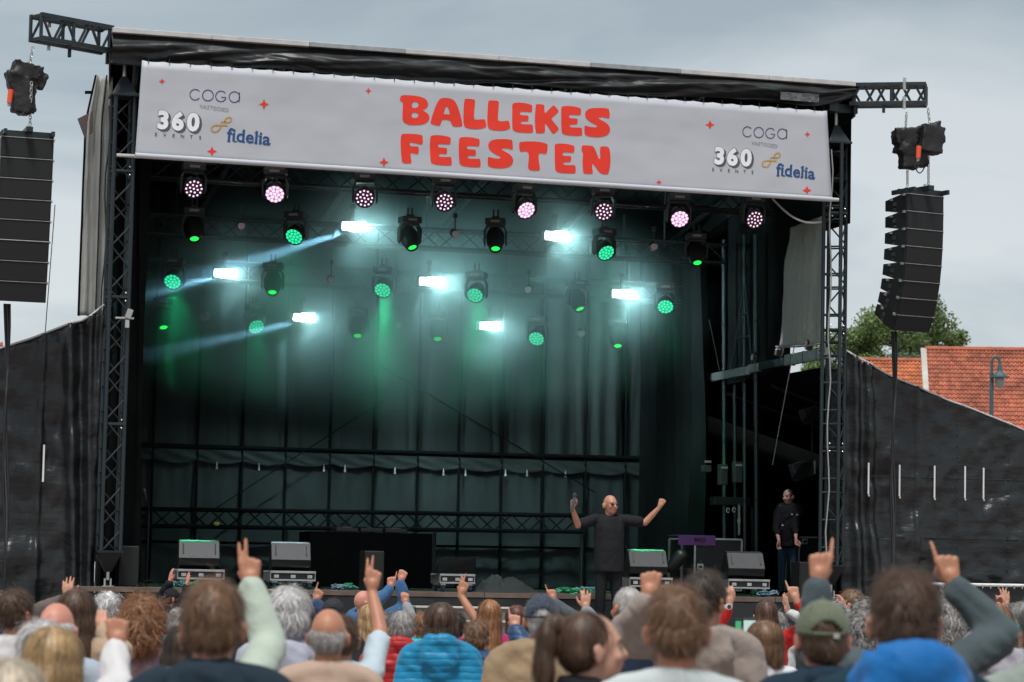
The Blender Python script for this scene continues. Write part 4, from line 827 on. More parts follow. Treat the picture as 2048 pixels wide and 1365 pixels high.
for px, y, w, h, Y, lab in ((253, 1095, .24, .50, .35, 'slim black speaker box at the foot of the left tower'), (742, 1102, .25, .50, .45, 'slim black speaker box in front of the draped table'), (1615, 1117, .36, .47, .2, 'black speaker box at the foot of the right tower')):
    P = floor_at(px, Y); t = thing('speaker_box', lab, 'speaker', P); MB().box(P+Vector((0, 0, h/2)), (w, .34, h)).build('cabinet', BLACKP, t, bevel=.012); MB().box(P+Vector((0, -.173, h/2)), (w-.03, .01, h-.03)).build('grille', GRILLE, t, bevel=.003)
    for s in (-1, 1): MB().box(P+Vector((s*w*.3, 0, .004)), (.04, .3, .008)).build('foot', DSTEEL, t)
# microphone stand, left
P = floor_at(293, 1.2); t = thing('microphone_stand', 'thin black microphone stand right of the left speaker box', 'microphone stand', P)
bar(t, P, P+Vector((0, 0, .95)), .01, DSTEEL, 'pole'); bar(t, P+Vector((0, 0, .95)), P+Vector((-.06, -.1, 1.12)), .007, DSTEEL, 'boom'); MB().cap(P+Vector((-.06, -.1, 1.10)), P+Vector((-.09, -.15, 1.2)), .02, .028).build('microphone', BLACKP2, t)
for a in (0, 2.1, 4.2): bar(t, P+Vector((0, 0, .08)), P+Vector((.25*math.cos(a), .25*math.sin(a), .01)), .008, DSTEEL, 'leg')
# racks in the right wing
def rack(label, px0, px1, y0, Y):
    a, b = at(px0, y0, Y), at(px1, y0, Y); w = b.x-a.x; h = a.z-F; c = (a.x+b.x)/2; t = thing('flight_case', label, 'flight case', (c, Y, F)); MB().box((c, Y, F+h/2+.03), (w-.02, .55, h-.08)).build('panel', BLACKP, t)
    for s in (-1, 1):
        for sy in (-1, 1): MB().box((c+s*w/2, Y+sy*.28, F+h/2+.03), (.026, .026, h-.06)).build('extrusion', CASEA, t, bevel=.003)
    for z in (F+.07, F+h):
        for sy in (-1, 1): MB().box((c, Y+sy*.28, z), (w, .026, .026)).build('extrusion', CASEA, t, bevel=.003)
    for x, z in ((-.3, .93), (-.38, .5), (-.3, .28), (.38, .35)): MB().box((c+x*w, Y-.285, F+h*z), (.09, .012, .085)).build('latch', CHROME, t, bevel=.004); MB().box((c+x*w, Y-.293, F+h*z), (.05, .012, .03)).build('latch_plate', DSTEEL, t)
    for s in (-1, 1): MB().cyl((c+s*w*.38, Y-.2, F+.035), (c+s*w*.38+.03, Y-.2, F+.035), .035, n=10).build('castor', DSTEEL, t)
    return c, F+h
c_, z_ = rack('tall black flight case with silver corners left of the masts', 1377, 1470, 1078, 2.4)
rack('narrow black flight case behind the tall one', 1351, 1376, 1078, 3.0); rack('black equipment rack behind the second man', 1585, 1640, 1075, 4.3)
PUR = mat('purple_cloth', (.16, .05, .22), .7, bump=.003, bscale=20, var=.15); p = at(1405, 1083, 2.0); t = thing('purple_cover', 'purple printed cover lying over the flight cases', 'cover', (p.x, 2.05, z_)); a, b = at(1358, 1071, 2.05), at(1432, 1092, 2.05)
MB().box(((a.x+b.x)/2, 2.08, (a.z+b.z)/2), (b.x-a.x, .012, a.z-b.z)).build('sheet', PUR, t, bevel=.004); MB().box(((a.x+b.x)/2, 2.3, a.z), (b.x-a.x, .45, .012)).build('top', PUR, t, bevel=.004)
c = bpy.data.curves.new('lettering', 'FONT'); c.body = 'MXG'; c.size = .075; c.align_x = 'CENTER'; c.align_y = 'CENTER'; c.offset = .002; c.materials.append(BLACKP); o = bpy.data.objects.new('lettering', c); COL.objects.link(o); o.rotation_euler = (R(90), 0, 0); o.location = at(1400, 1080, 2.06); font_mesh(o, 'lettering', t)
q_ = at(1352, 1128, 1.4); t = thing('moving_head', 'unlit glossy black moving light standing on the deck by the flight cases', 'stage light', floor_at(1352, 1.4)); MB().box(floor_at(1352, 1.4)+Vector((0, 0, .06)), (.3, .24, .12)).build('base', BLACKP, t, bevel=.01); MB().cap(q_+Vector((-.06, 0, -.05)), q_+Vector((.05, -.05, .1)), .08, .10).build('head', BLACKP, t, True); MB().box(floor_at(1352, 1.4)+Vector((-.15, 0, .2)), (.03, .08, .25)).box(floor_at(1352, 1.4)+Vector((.15, 0, .2)), (.03, .08, .25)).build('yoke', BLACKP, t, bevel=.006)
# cable clutter at the stage edge
GRC = mat('green_cable', (.02, .30, .14), .5); BLC = mat('blue_cable', (.12, .20, .26), .5)
for i, (px, Y, lab, mt) in enumerate(((690, -.1, 'loose green and blue cable tangle left of the slim speaker box', BLC), (1175, -.1, 'small coil of blue grey cable at the singer\'s feet', BLC), (1135, .1, 'small green cable tangle left of the singer', GRC), (370, .1, 'cable tangle under the leftmost monitor', BLC), (1530, .1, 'blue grey cable tangle under the right monitor', BLC))):
    P = floor_at(px, Y); t = thing('cable_tangle', lab, 'cable', P)
    for k in range(3):
        pts = [P+Vector(((random.random()-.5)*.36, (random.random()-.5)*.2, .012+random.random()*.07)) for _ in range(12)]; pts = [pts[j//3].lerp(pts[j//3+1], (j % 3)/3)+Vector((0, 0, .02*math.sin(j))) for j in range(33)]
        MB().tube(pts, .008, 5).build('loop', mt if k else GRC, t)

# ================================================================ BEYOND THE STAGE
def tile_roof(par, o, ux, us, nx, ns, mt, w, h, name='tiles'):
    """pantiles laid in courses: o eaves corner, ux along, us up the slope"""
    ux, us = Vector(ux).normalized(), Vector(us).normalized(); n = ux.cross(us).normalized(); m = MB()
    for j in range(ns):
        for i in range(nx):
            b = Vector(o)+ux*(i*w)+us*(j*h)+n*random.uniform(-.004, .006); v = []
            for s, lift in ((0, .05), (h*1.08, .012)):
                for k, z in ((0, 0.), (.25, .035), (.5, .045), (.8, .0), (1.02, .0)): v.append(b+ux*(k*w)+us*s+n*(z+lift))
            for k, z in ((0, -.02), (1.02, -.02)): v.append(b+ux*(k*w)+n*z)
            m.add(v, [(k, k+1, k+6, k+5) for k in range(4)]+[(10, 11, 4, 3, 2, 1, 0)])
    o_ = m.build(name, mt, par); o_['kind'] = 'stuff'; return o_
TILE = mat('clay_tile', (.33, .100, .055), .75, var=.35, vscale=.8, island=.28); TILE2 = mat('clay_tile_orange', (.43, .135, .055), .75, var=.25, vscale=.8, island=.22); RIDGE = mat('ridge_clay', (.36, .10, .05), .75, var=.3); BRICK = mat('house_brick', (.30, .15, .11), .85, var=.2, bump=.004, bscale=14); LEAD = mat('verge_mortar', (.42, .40, .36), .8, var=.25, vscale=1.5)
def house(label, dist, pxl, pyl, length, slope, tmat, w, h, ns, yawh, verge=True):
    c = atd(pxl, pyl, dist); t = thing('house', label, 'house', (c.x, c.y, 0)); d = Vector((math.cos(yawh), math.sin(yawh), 0)); back = Vector((-math.sin(yawh), math.cos(yawh), 0)); us = (back*math.cos(slope)+Vector((0, 0, 1))*math.sin(slope)); L = ns*h
    o = c-us*L; tile_roof(t, o, d, us, int(length/w), ns, tmat, w, h)
    bo = c+back*math.cos(slope)*L*2-us*0; rear = [c, c+d*length, c+d*length+back*math.cos(slope)*L-Vector((0, 0, math.sin(slope)*L)), c+back*math.cos(slope)*L-Vector((0, 0, math.sin(slope)*L))]
    MB().add(rear, [(0, 1, 2, 3)]).build('rear_slope', tmat, t)
    n_ = d.cross(us); MB().add([o-n_*.05, o+d*length-n_*.05, c+d*length-n_*.05, c-n_*.05], [(0, 1, 2, 3)]).build('roof_boarding', RIDGE, t)
    for k in range(int(length/.42)):
        p0 = c+d*(k*.42)+Vector((0, 0, .03)); MB().cyl(p0, p0+d*.44, .11, .125, 8).build('ridge_tile', RIDGE, t)
    if verge: MB().box((o+c)/2-d*.06+n_*.04, (.22, L, .12), Matrix((d, us, n_)).transposed()).build('verge', LEAD, t, bevel=.02)
    lo = o+back*.3; wz = lo.z; hw = [lo, lo+d*length, lo+d*length+back*(2*math.cos(slope)*L-.6), lo+back*(2*math.cos(slope)*L-.6)]
    v = [Vector((p.x, p.y, 0)) for p in hw]+[Vector((p.x, p.y, wz)) for p in hw]; MB().add(v, [(0, 1, 5, 4), (1, 2, 6, 5), (2, 3, 7, 6), (3, 0, 4, 7)]).build('wall', BRICK, t)
    g0 = lo+back*(math.cos(slope)*L-.3); MB().add([Vector((lo.x, lo.y, wz)), Vector((hw[3].x, hw[3].y, wz)), c-Vector((0, 0, .15))], [(0, 1, 2)]).build('gable', BRICK, t)
    return t
house('red brown pantiled house roof at the right edge behind the wing', 105, 1850, 700, 16, R(42), TILE, .150, .25, 22, R(-20))
house('brighter orange pantiled house roof between the tree and the darker roof', 112, 1716, 722, 14, R(40), TILE2, .155, .26, 18, R(-20), False)
house('sliver of orange roof above the left tarpaulin at the picture edge', 95, -120, 690, 2.42, R(38), TILE2, .155, .26, 10, R(-10), False)
def leaf_mat(n, c): return mat(n, c, .6, island=.45, var=.25, vscale=.5, trans=.3)
BARK = mat('bark', (.07, .055, .04), .9, var=.3)
def tree(label, dist, px, py, rad, hz, lm, nleaf, seed, squash=.85):
    c = atd(px, py, dist); r_ = np.random.default_rng(seed); t = thing('tree', label, 'tree', (c.x, c.y, 0)); m = MB()
    m.cyl((c.x, c.y, 0), (c.x+.1, c.y, c.z-rad*.3), .28, .16, 9); limbs = []
    for k in range(9):
        a = r_.uniform(0, 6.28); e = r_.uniform(.2, 1.3); p0 = Vector((c.x, c.y, c.z-rad*r_.uniform(.4, .9))); p1 = Vector((c.x+math.cos(a)*math.cos(e)*rad*.75, c.y+math.sin(a)*math.cos(e)*rad*.75, c.z+math.sin(e)*rad*.6)); m.cyl(p0, p1, .09, .03, 6); limbs.append(p1)
    m.build('trunk', BARK, t)
    cl = []                                              # leaf clumps on the crown's surface and inside
    for k in range(60):
        d = r_.normal(size=3); d /= np.linalg.norm(d); q_ = rad*r_.uniform(.45, 1.); cl.append((np.array([c.x, c.y, c.z])+d*q_*np.array([1, 1, squash]), rad*r_.uniform(.14, .30)))
    n = nleaf; idx = r_.integers(0, len(cl), n); cen = np.array([cl[i][0] for i in idx]); rr = np.array([cl[i][1] for i in idx]); d = r_.normal(size=(n, 3)); d /= np.linalg.norm(d, axis=1)[:, None]
    P = cen+d*(rr*r_.uniform(.4, 1.05, n))[:, None]*np.array([1, 1, .8]); a = r_.normal(size=(n, 3)); a /= np.linalg.norm(a, axis=1)[:, None]; b = np.cross(a, d); b /= np.linalg.norm(b, axis=1)[:, None]+1e-9; s = r_.uniform(.06, .13, n)[:, None]
    V = np.stack([P-a*s, P+b*s*.55, P+a*s, P-b*s*.55], 1).reshape(-1, 3); me = bpy.data.meshes.new('crown'); me.from_pydata(V.tolist(), [], [(4*i, 4*i+1, 4*i+2, 4*i+3) for i in range(n)]); me.materials.append(lm); o = bpy.data.objects.new('crown', me); COL.objects.link(o); o.parent = t; o.location = -wloc(t); return t
tree('broad green tree rising behind the roofs right of the stage', 140, 1786, 738, 4.1, 0, leaf_mat('leaf_mid', (.16, .235, .08)), 52000, 3, .9)
tree('dark green tree top behind the red roof ridge', 146, 1880, 728, 1.5, 0, leaf_mat('leaf_dark', (.10, .165, .05)), 8000, 5)
tree('grey green bushy tree below the broad tree', 128, 1800, 752, 1.5, 0, leaf_mat('leaf_grey', (.13, .18, .085)), 8000, 8)
# street lamp
p = atd(1983, 800, 58); LB = mat('lamp_paint', (.07, .11, .12), .45, metal=.2); t = thing('street_lamp', 'grey green street lamp with a curved neck in front of the red roof', 'street lamp', (p.x, p.y, 0)); tz = atd(1983, 745, 58).z; rt2 = Vector((CR.x, CR.y, 0)).normalized()
bar(t, (p.x, p.y, 0), (p.x, p.y, tz), .045, LB, 'pole', 10); hk = [Vector((p.x, p.y, tz))]
for k in range(11): a = math.pi-math.pi*1.02*k/10; hk.append(Vector((p.x, p.y, tz+.20))+rt2*(.085+.085*math.cos(a))+Vector((0, 0, .13*math.sin(a))))
MB().tube(hk, .03, 8).build('neck', LB, t); e = hk[-1]
m = MB()
for z, z2, ra, rb_ in ((0, -.16, .035, .06), (-.16, -.2, .06, .1), (-.2, -.27, .1, .17), (-.27, -.3, .21, .215)): m.cyl(e+Vector((0, 0, z)), e+Vector((0, 0, z2)), ra, rb_, 16)
m.build('shade', LB, t); gl = mat('lamp_glass', (.45, .48, .47), .15, trans=.3); MB().ell(e+Vector((0, 0, -.38)), (.105, .105, .15), None, 16, 10).build('globe', gl, t, True)
# ================================================================ PEOPLE
_q = []                                                    # shapes waiting to be fused into one skin
def fuse(name, mb, mt, parent, voxel, smooth=3, post=None, kind=None):
    o = bpy.data.objects.new(name, mb.mesh(name, mt)); COL.objects.link(o); o.parent = parent
    r = o.modifiers.new('r', 'REMESH'); r.mode = 'VOXEL'; r.voxel_size = voxel; r.adaptivity = voxel*.25; r.use_smooth_shade = True
    s = o.modifiers.new('s', 'SMOOTH'); s.iterations = smooth; s.factor = .5
    _q.append((o, mt, post)); return o
def flush():
    dg = bpy.context.evaluated_depsgraph_get(); new = []
    for o, mt, post in _q: new.append(bpy.data.meshes.new_from_object(o.evaluated_get(dg)))
    for (o, mt, post), me in zip(_q, new):
        o.modifiers.clear(); old = o.data; nm = old.name; o.data = me; bpy.data.meshes.remove(old); me.name = nm
        if not me.materials: me.materials.append(mt)
        n = len(me.vertices); me.polygons.foreach_set('use_smooth', [True]*len(me.polygons))
        if post and n:
            co = np.empty(n*3); me.vertices.foreach_get('co', co); co = co.reshape(-1, 3); no = np.empty(n*3); me.vertices.foreach_get('normal', no); co = post(co, no.reshape(-1, 3)); me.vertices.foreach_set('co', co.ravel()); me.update()
    _q.clear()
def skin(n):
    c = {'light': (.50, .245, .160), 'tan': (.43, .188, .108), 'pink': (.55, .235, .165), 'brown': (.30, .12, .06), 'pale': (.56, .30, .21)}[n]
    return mat('skin_'+n, c, .52, bump=.0015, bscale=90, var=.12, vscale=14, sss=.12)
def hairm(n):
    c = {'brown': (.085, .046, .027), 'dark': (.045, .030, .021), 'lbrown': (.175, .095, .050), 'blond': (.42, .27, .13), 'grey': (.29, .275, .26), 'white': (.58, .56, .55), 'auburn': (.085, .028, .018), 'ginger': (.26, .115, .048), 'dkgrey': (.10, .095, .09), 'pale': (.52, .44, .33)}[n]
    return mat('hair_'+n, c, .48, var=.35, vscale=22, stretch=(1, 1, .25), island=.5, bump=.002, bscale=70, spec=.45)
def cloth(n, c, rough=.8, b=.006, bs=14, gloss=0): return mat('cloth_'+n, c, rough, bump=b*1.2, bscale=bs, var=.12, vscale=5, sheen=.1 if max(c) > .06 else 0., spec=.3 if max(c) > .06 else .12, detail=6)
def rotz(a): return Matrix.Rotation(a, 3, 'Z')
HANDS = {'fist': [(82, 98, 55)]*4, 'point': [(4, 6, 4)]+[(80, 95, 55)]*3, 'two': [(4, 6, 4), (2, 4, 4)]+[(80, 95, 55)]*2, 'open': [(6, 8, 5)]*4, 'relax': [(22, 32, 20), (28, 38, 22), (34, 42, 24), (40, 46, 26)], 'curl': [(35, 65, 40)]*4, 'grip': [(62, 72, 40)]*4}
def hand(m, W, zh, yh, pose, right, s=1.):
    """palm, four fingers and a thumb; W wrist, zh finger direction, yh the way the palm faces"""
    zh = zh.normalized(); yh = (yh-zh*yh.dot(zh)).normalized(); xh = yh.cross(zh); th = -1 if right else 1; fl = HANDS[pose]
    P = lambda x, y, z: W+(xh*x+yh*y+zh*z)*s
    xs = [th*.0335, th*.0115, -th*.0115, -th*.0325]; zk = [.092, .096, .091, .082]; ln = [.070, .078, .072, .056]; sp = [th*.10, th*.02, -th*.06, -th*.16] if pose == 'open' else ([th*.045, -th*.02, 0, -th*.03] if pose == 'two' else [th*.03, 0, 0, -th*.03])
    m.cap(P(0, 0, -.02), P(0, 0, .03), .027*s, .029*s)
    for k in range(4):
        m.cap(P(xs[k]*.55, 0, .018), P(xs[k], -.002, zk[k]), .0165*s, .0125*s, 10); p = P(xs[k], -.002, zk[k]); a = 0
        side = math.sin(sp[k])
        for j, (fr, r0, r1) in enumerate(((.45, .0100, .0088), (.30, .0088, .008), (.25, .008, .0066))):
            a += R(fl[k][j]); d = (zh*math.cos(a)+yh*math.sin(a)+xh*side*max(0, math.cos(a))).normalized(); q = p+d*(ln[k]*fr*s); m.cap(p, q, r0*s, r1*s, 8); p = q
    m.ell(P(th*.004, .004, .055), (.036*s, .036*s, .036*s), Matrix.Identity(3), 12, 8) if False else m.cap(P(-.015, .004, .05), P(.015, .004, .05), .018*s, .018*s, 10)
    if pose == 'open': t = [P(th*.022, .006, .022), P(th*.052, .012, .048), P(th*.070, .012, .078), P(th*.076, .012, .098)]
    elif pose in ('relax',): t = [P(th*.022, .008, .022), P(th*.044, .022, .05), P(th*.048, .03, .08), P(th*.044, .034, .10)]
    else: t = [P(th*.022, .010, .022), P(th*.040, .030, .050), P(th*.026, .046, .070), P(th*.004, .048, .076)]
    for k in range(3): m.cap(t[k], t[k+1], (.0155, .0125, .011)[k]*s, (.0125, .011, .0095)[k]*s, 8)
def strands(ells, n, length, steps, width, seed, curl=0., hm=None, zcut=None, gravity=1., lift=.004):
    r_ = np.random.default_rng(seed); C_ = np.array([e[0] for e in ells]); RR = np.array([e[1] for e in ells]); wt = RR.prod(1)**(2/3); idx = r_.choice(len(ells), n*3, p=wt/wt.sum())
    d = r_.normal(size=(n*3, 3)); d /= np.linalg.norm(d, axis=1)[:, None]; p = C_[idx]+d*RR[idx]
    def g(p): v = (p[:, None]-C_)/RR; return np.linalg.norm(v, axis=2)-1
    gv = g(p); ok = gv.min(1) > -.03
    if zcut is not None: ok &= zcut(p)
    p = p[ok][:n]; n = len(p); L = length*r_.uniform(.6, 1.25, n)/steps; P = [p]; T = []; NN = []; jit = r_.normal(size=(n, 3))*curl; tcen = C_[0]+np.array([0, -.02, RR[0][2]])
    for k in range(steps+1):
        gi = g(p).argmin(1); c, rr = C_[gi], RR[gi]; nrm = (p-c)/rr**2; nrm /= np.linalg.norm(nrm, axis=1)[:, None]+1e-9
        t = np.tile(np.array([0, 0, -gravity]), (n, 1))+.5*(p-tcen)/(np.linalg.norm(p-tcen, axis=1)[:, None]+.02)+jit+r_.normal(size=(n, 3))*curl*.8; t -= nrm*(t*nrm).sum(1)[:, None]; t /= np.linalg.norm(t, axis=1)[:, None]+1e-9; T.append(t); NN.append(nrm)
        if k < steps:
            p = p+t*L[:, None]; gi = g(p).argmin(1); c, rr = C_[gi], RR[gi]; v = (p-c)/rr; p = c+v/np.linalg.norm(v, axis=1)[:, None]*rr; P.append(p)
    V = []; off = (r_.uniform(0, 1, n)+(r_.uniform(0, 1, n) < .08)*r_.uniform(.4, 1.9, n))[:, None]*lift
    for k in range(steps+1):
        s = np.cross(NN[k], T[k]); w = width*(1-.6*k/steps); q = P[k]+NN[k]*(off*(.5+k/steps)+.001); V += [q-s*w/2, q+s*w/2]
    V = np.stack(V, 1); K = 2*(steps+1); F_ = [(i*K+2*k, i*K+2*k+1, i*K+2*k+3, i*K+2*k+2) for i in range(n) for k in range(steps)]
    return V.reshape(-1, 3), F_
def wrinkle(amp, puffer=0, seed=0, zlo=None):
    def f(co, no):
        n = np.array([noise.fractal(Vector((p[0]*4+seed, p[1]*4, p[2]*7+p[0]*5)), 1., 2., 3) for p in co]); n = .55*n-.9*np.abs(n)**.7+.25; out_ = co+no*(n*amp)[:, None]
        if puffer: out_ += no*(np.abs(np.sin(np.pi*(co[:, 2]+.01*np.sin(co[:, 0]*9+seed))/puffer))**.6*.009-.005)[:, None]
        return out_
    return f
PID = [0]
GC = 'people in the crowd'
def person(label, top_xy, d, hair=('short', 'brown'), top=('jacket', 'navy', (.02, .03, .06)), face=0., head=(0, 0), arms=None, sk='light', bw=1., group=GC, feet=0., look=None, extras=(), name='person', height=None, trousers=(.03, .035, .05), world=None, vox=None, lean=0., detail_face=False, hood=None, collar=None, sleeve=None, phi=None):
    PID[0] += 1; seed = PID[0]; r_ = np.random.default_rng(seed); arms = arms or {}
    H = Vector(world) if world else atd(*top_xy, d); s = (H.z-feet)/1.752 if height is None else height/1.752
    base = Vector((H.x, H.y, H.z-1.752*s)); to = Vector((4.9, 1.0, 0))-base; phi = math.atan2(-to.x, to.y)+face if phi is None else phi; Rw = rotz(phi); Ri = Rw.transposed()
    t = thing(name, label, 'person', (base.x, base.y, base.z), group); t.rotation_euler = (0, 0, phi); S3 = lambda *v: Vector(v)*s
    def local(w): return Ri @ (Vector(w)-base)
    hy, hp = head; Rh = rotz(hy) @ Matrix.Rotation(hp, 3, 'X'); piv = S3(0, -.01, 1.52); HT = lambda v: piv+Rh @ (Vector(v)*s-piv)
    b = MB(); skm = skin(sk)
    # head and neck
    E_ = lambda c, r, mb=b: mb.ell(HT(c), tuple(x*s for x in r), Rh, 18, 12)
    E_((0, -.005, 1.648), (.077, .097, .100)); E_((0, .028, 1.588), (.062, .072, .092)); E_((0, .062, 1.545), (.034, .034, .030)); E_((0, .078, 1.653), (.052, .020, .022)); E_((-.036, .070, 1.598), (.028, .024, .026)); E_((.036, .070, 1.598), (.028, .024, .026)); E_((0, .092, 1.567), (.024, .012, .014))
    b.cap(HT((0, .094, 1.638)), HT((0, .116, 1.600)), .010*s, .0155*s, 10)
    for k in (-1, 1): b.ell(HT((k*.086, -.010, 1.610)), (.012*s, .022*s, .036*s), Rh @ rotz(k*.55), 12, 8); b.ell(HT((k*.090, -.016, 1.630)), (.011*s, .023*s, .018*s), Rh @ rotz(k*.6), 10, 6)
    b.cap(S3(0, -.028, 1.42), HT((0, -.012, 1.585)), .062*s*bw**.5, .056*s, 14)
    for k in (-1, 1): b.cap(S3(0, -.035, 1.485), S3(k*.15*bw, -.02, 1.430), .040*s, .045*s)
    tor = [((0, -.005, 1.29), (.165*bw, .108*bw, .19)), ((0, .004, 1.19), (.166*bw, .114*bw, .2)), ((0, .008, 1.09), (.164*bw, .118*bw, .2)), ((0, .005, 1.0), (.165*bw, .120*bw, .17)), ((0, 0, .93), (.166*bw, .120*bw, .13))]
    for c, r in tor: b.ell(S3(*c), tuple(x*s for x in r), None, 18, 12)
    g = MB(); kind, cname, col = top; inf = {'tee': .012, 'loose': .018, 'jacket': .026, 'puffer': .042, 'shirt': .017}[kind]
    pf_ = [(.79, .176, .130), (.88, .176, .130), (1.0, .174, .130), (1.12, .172, .128), (1.25, .174, .122), (1.36, .168, .112), (1.43, .142, .094), (1.48, .085, .075)]; nn_ = 22; o_ = len(g.v)
    for z_, rx_, ry_ in pf_:
        for q in range(nn_): th_ = 2*math.pi*q/nn_; g.v.append(tuple(S3((rx_*bw+inf)*math.cos(th_), (ry_*bw+inf)*math.sin(th_)+.004, z_)))
    for j in range(len(pf_)-1):
        for q in range(nn_): g.f.append((o_+j*nn_+q, o_+j*nn_+(q+1) % nn_, o_+(j+1)*nn_+(q+1) % nn_, o_+(j+1)*nn_+q))
    g.f.append(tuple(range(o_+nn_-1, o_-1, -1))); g.f.append(tuple(range(o_+(len(pf_)-1)*nn_, o_+len(pf_)*nn_)))
    g.cap(S3(-.05, -.02, 1.405), S3(.05, -.02, 1.405), .085*s+inf*.4, .085*s+inf*.4)
    for k in (-1, 1): g.cap(S3(0, -.035, 1.475), S3(k*.15*bw, -.02, 1.435), .056*s+inf*.8, .056*s+inf*.8)
    any_hand = False
    for sd, k in (('L', -1), ('R', 1)):
        a = arms.get(sd); up = False
        sh = S3(k*.175*bw, -.012, 1.415); l1, l2 = .285*s, .255*s
        if a and a[0] != 'down':
            w = local(atd(a[0][0], a[0][1], a[2] if len(a) > 2 and a[2] else d+.12) if not isinstance(a[0], Vector) else a[0]); pose = a[1]; pole = Vector(a[3]) if len(a) > 3 and a[3] else Vector((k*.75, -.15, -.65)); hd = Vector(a[4]) if len(a) > 4 and a[4] else None; pn = Vector(a[5]) if len(a) > 5 and a[5] else None
            up = w.z > sh.z-.05; any_hand = True
            if up: sh = sh+S3(-k*.012, 0, .035)
            v = w-sh; D = v.length
            if D > (l1+l2)*.985:                           # too far: step the shoulder that way, then stretch a little
                sh += v.normalized()*min(.05*s, D-(l1+l2)*.985); v = w-sh; D = v.length; f_ = max(1, D/((l1+l2)*.985)); f_ = min(f_, 1.22); l1 *= f_; l2 *= f_
                if D > (l1+l2)*.99: w = sh+v.normalized()*(l1+l2)*.985; v = w-sh; D = v.length
            ca = max(-1, min(1, (l1*l1+D*D-l2*l2)/(2*l1*D))); u_ = v.normalized(); pp = (pole-u_*pole.dot(u_)); pp = pp.normalized() if pp.length > 1e-4 else Vector((k, 0, 0)); el = sh+u_*(l1*ca)+pp*(l1*math.sqrt(max(0, 1-ca*ca)))
            fd = (w-el).normalized(); zh = hd or (fd*.7+Vector((0, 0, .5 if up else -.1))).normalized(); yh = pn or Vector((0, 1, 0))
        else:
            el = sh+S3(k*.045, -.04, -.28); w = el+S3(k*.01, .09, -.235); fd = (w-el).normalized(); zh = fd; yh = Vector((-k, 0, 0)); pose = 'relax'
        b.cap(sh, el, .050*s*bw**.5, .041*s, 12); b.cap(el, el.lerp(w, .45), .041*s, .039*s, 12); b.cap(el.lerp(w, .45), w, .039*s, .0265*s, 12)
        hand(b, w+zh*.012*s, zh, yh, pose, k > 0, s*1.03)
        i2 = inf*.85
        if kind in ('tee', 'loose'):
            e_ = sh.lerp(el, .72 if kind == 'tee' else .74); g.cap(sh, e_, .060*s+inf*.7, .056*s+inf, 14)
        else:
            sl = .93 if sleeve is None else sleeve; w2 = el.lerp(w, sl); g.cap(sh, el, .056*s+i2, .048*s+i2, 14); g.cap(el, el.lerp(w2, .5), .048*s+i2, .043*s+i2, 14); g.cap(el.lerp(w2, .5), w2, .043*s+i2, .034*s+i2*.9, 14)
    hasarm = any_hand
    fuse('body', b, skm, t, vox or (.0056 if hasarm else .011)*max(1, (d or 10)/16)**.5, 2 if hasarm else 3)
    cm = cloth(cname, col, .45 if kind == 'puffer' else .8, .008 if kind != 'tee' else .005)
    if kind == 'puffer' and 'quilt' not in cm:
        cm['quilt'] = 1; tt_ = cm.node_tree; wv = tt_.nodes.new('ShaderNodeTexWave'); wv.bands_direction = 'Z'; wv.inputs['Scale'].default_value = 8.5; wv.inputs['Distortion'].default_value = .8; wv.inputs['Detail'].default_value = 1; wv.inputs['Detail Scale'].default_value = 1.5
        co_ = tt_.nodes.new('ShaderNodeTexCoord'); tt_.links.new(co_.outputs['Object'], wv.inputs['Vector']); pw_ = tt_.nodes.new('ShaderNodeMath'); pw_.operation = 'POWER'; pw_.inputs[1].default_value = .35; tt_.links.new(wv.outputs['Fac'], pw_.inputs[0])
        bb = tt_.nodes.new('ShaderNodeBump'); bb.inputs['Distance'].default_value = .0028; tt_.links.new(pw_.outputs[0], bb.inputs['Height']); ob = next(q for q in tt_.nodes if q.type == 'BUMP' and q is not bb and q != bb); tt_.links.new(ob.outputs['Normal'], bb.inputs['Normal']); tt_.links.new(bb.outputs['Normal'], tt_.nodes['Principled BSDF'].inputs['Normal'])
    if collar:
        for q in np.linspace(0, 6.28, 15)[:-1]: g.ell(S3(.078*math.cos(q), -.03+.075*math.sin(q), 1.475+.02*(-math.sin(q))), tuple(x*s for x in (.03, .03, .032 if collar == 1 else .05)), None, 8, 6)
    if hood is not None:
        for q in np.linspace(0, 6.28, 17)[:-1]:
            bk = max(0, -math.sin(q)); g.ell(S3(.105*math.cos(q), -.045+.085*math.sin(q)-.02*bk, 1.455+(.055 if kind == 'puffer' else .018)*bk+(.025 if kind == 'puffer' else 0)), tuple(x*s for x in (.044, .044, .040+.024*bk)), None, 10, 8)
        if isinstance(hood, (int, float)): 
            for q in np.linspace(-.9, .9, 7): g.ell(S3(.10*math.sin(q), -.135-.02*math.cos(q), 1.40+.02*abs(q)), tuple(x*s for x in (.05, .035, .075)), None, 10, 8)
            g.ell(S3(0, -.14, 1.325), tuple(x*s for x in (.085, .04, .07)), None, 12, 8)
    fuse('jacket' if kind in ('jacket', 'puffer') else 'shirt', g, cm, t, .012 if d < 12 else .014, 6, wrinkle(.015 if kind not in ('tee', 'loose') else .007, 0, seed*3.1))
    if isinstance(hood, tuple):                            # hood in a colour of its own
        hmb = MB()
        for q in np.linspace(0, 6.28, 21)[:-1]:
            bk = max(0, -math.sin(q)); hmb.ell(S3(.125*math.cos(q), -.045+.10*math.sin(q)-.03*bk, 1.465+.05*bk), tuple(x*s for x in (.050, .050, .045+.035*bk)), None, 10, 8)
        for q in np.linspace(-1., 1., 9): hmb.ell(S3(.13*math.sin(q), -.16-.02*math.cos(q), 1.38+.03*abs(q)), tuple(x*s for x in (.055, .04, .085)), None, 10, 8)
        fuse('hood', hmb, cloth('hood_%d' % seed, hood, .7), t, .012, 4, wrinkle(.02, 0, seed))
    # trousers and shoes
    tm = MB(); 
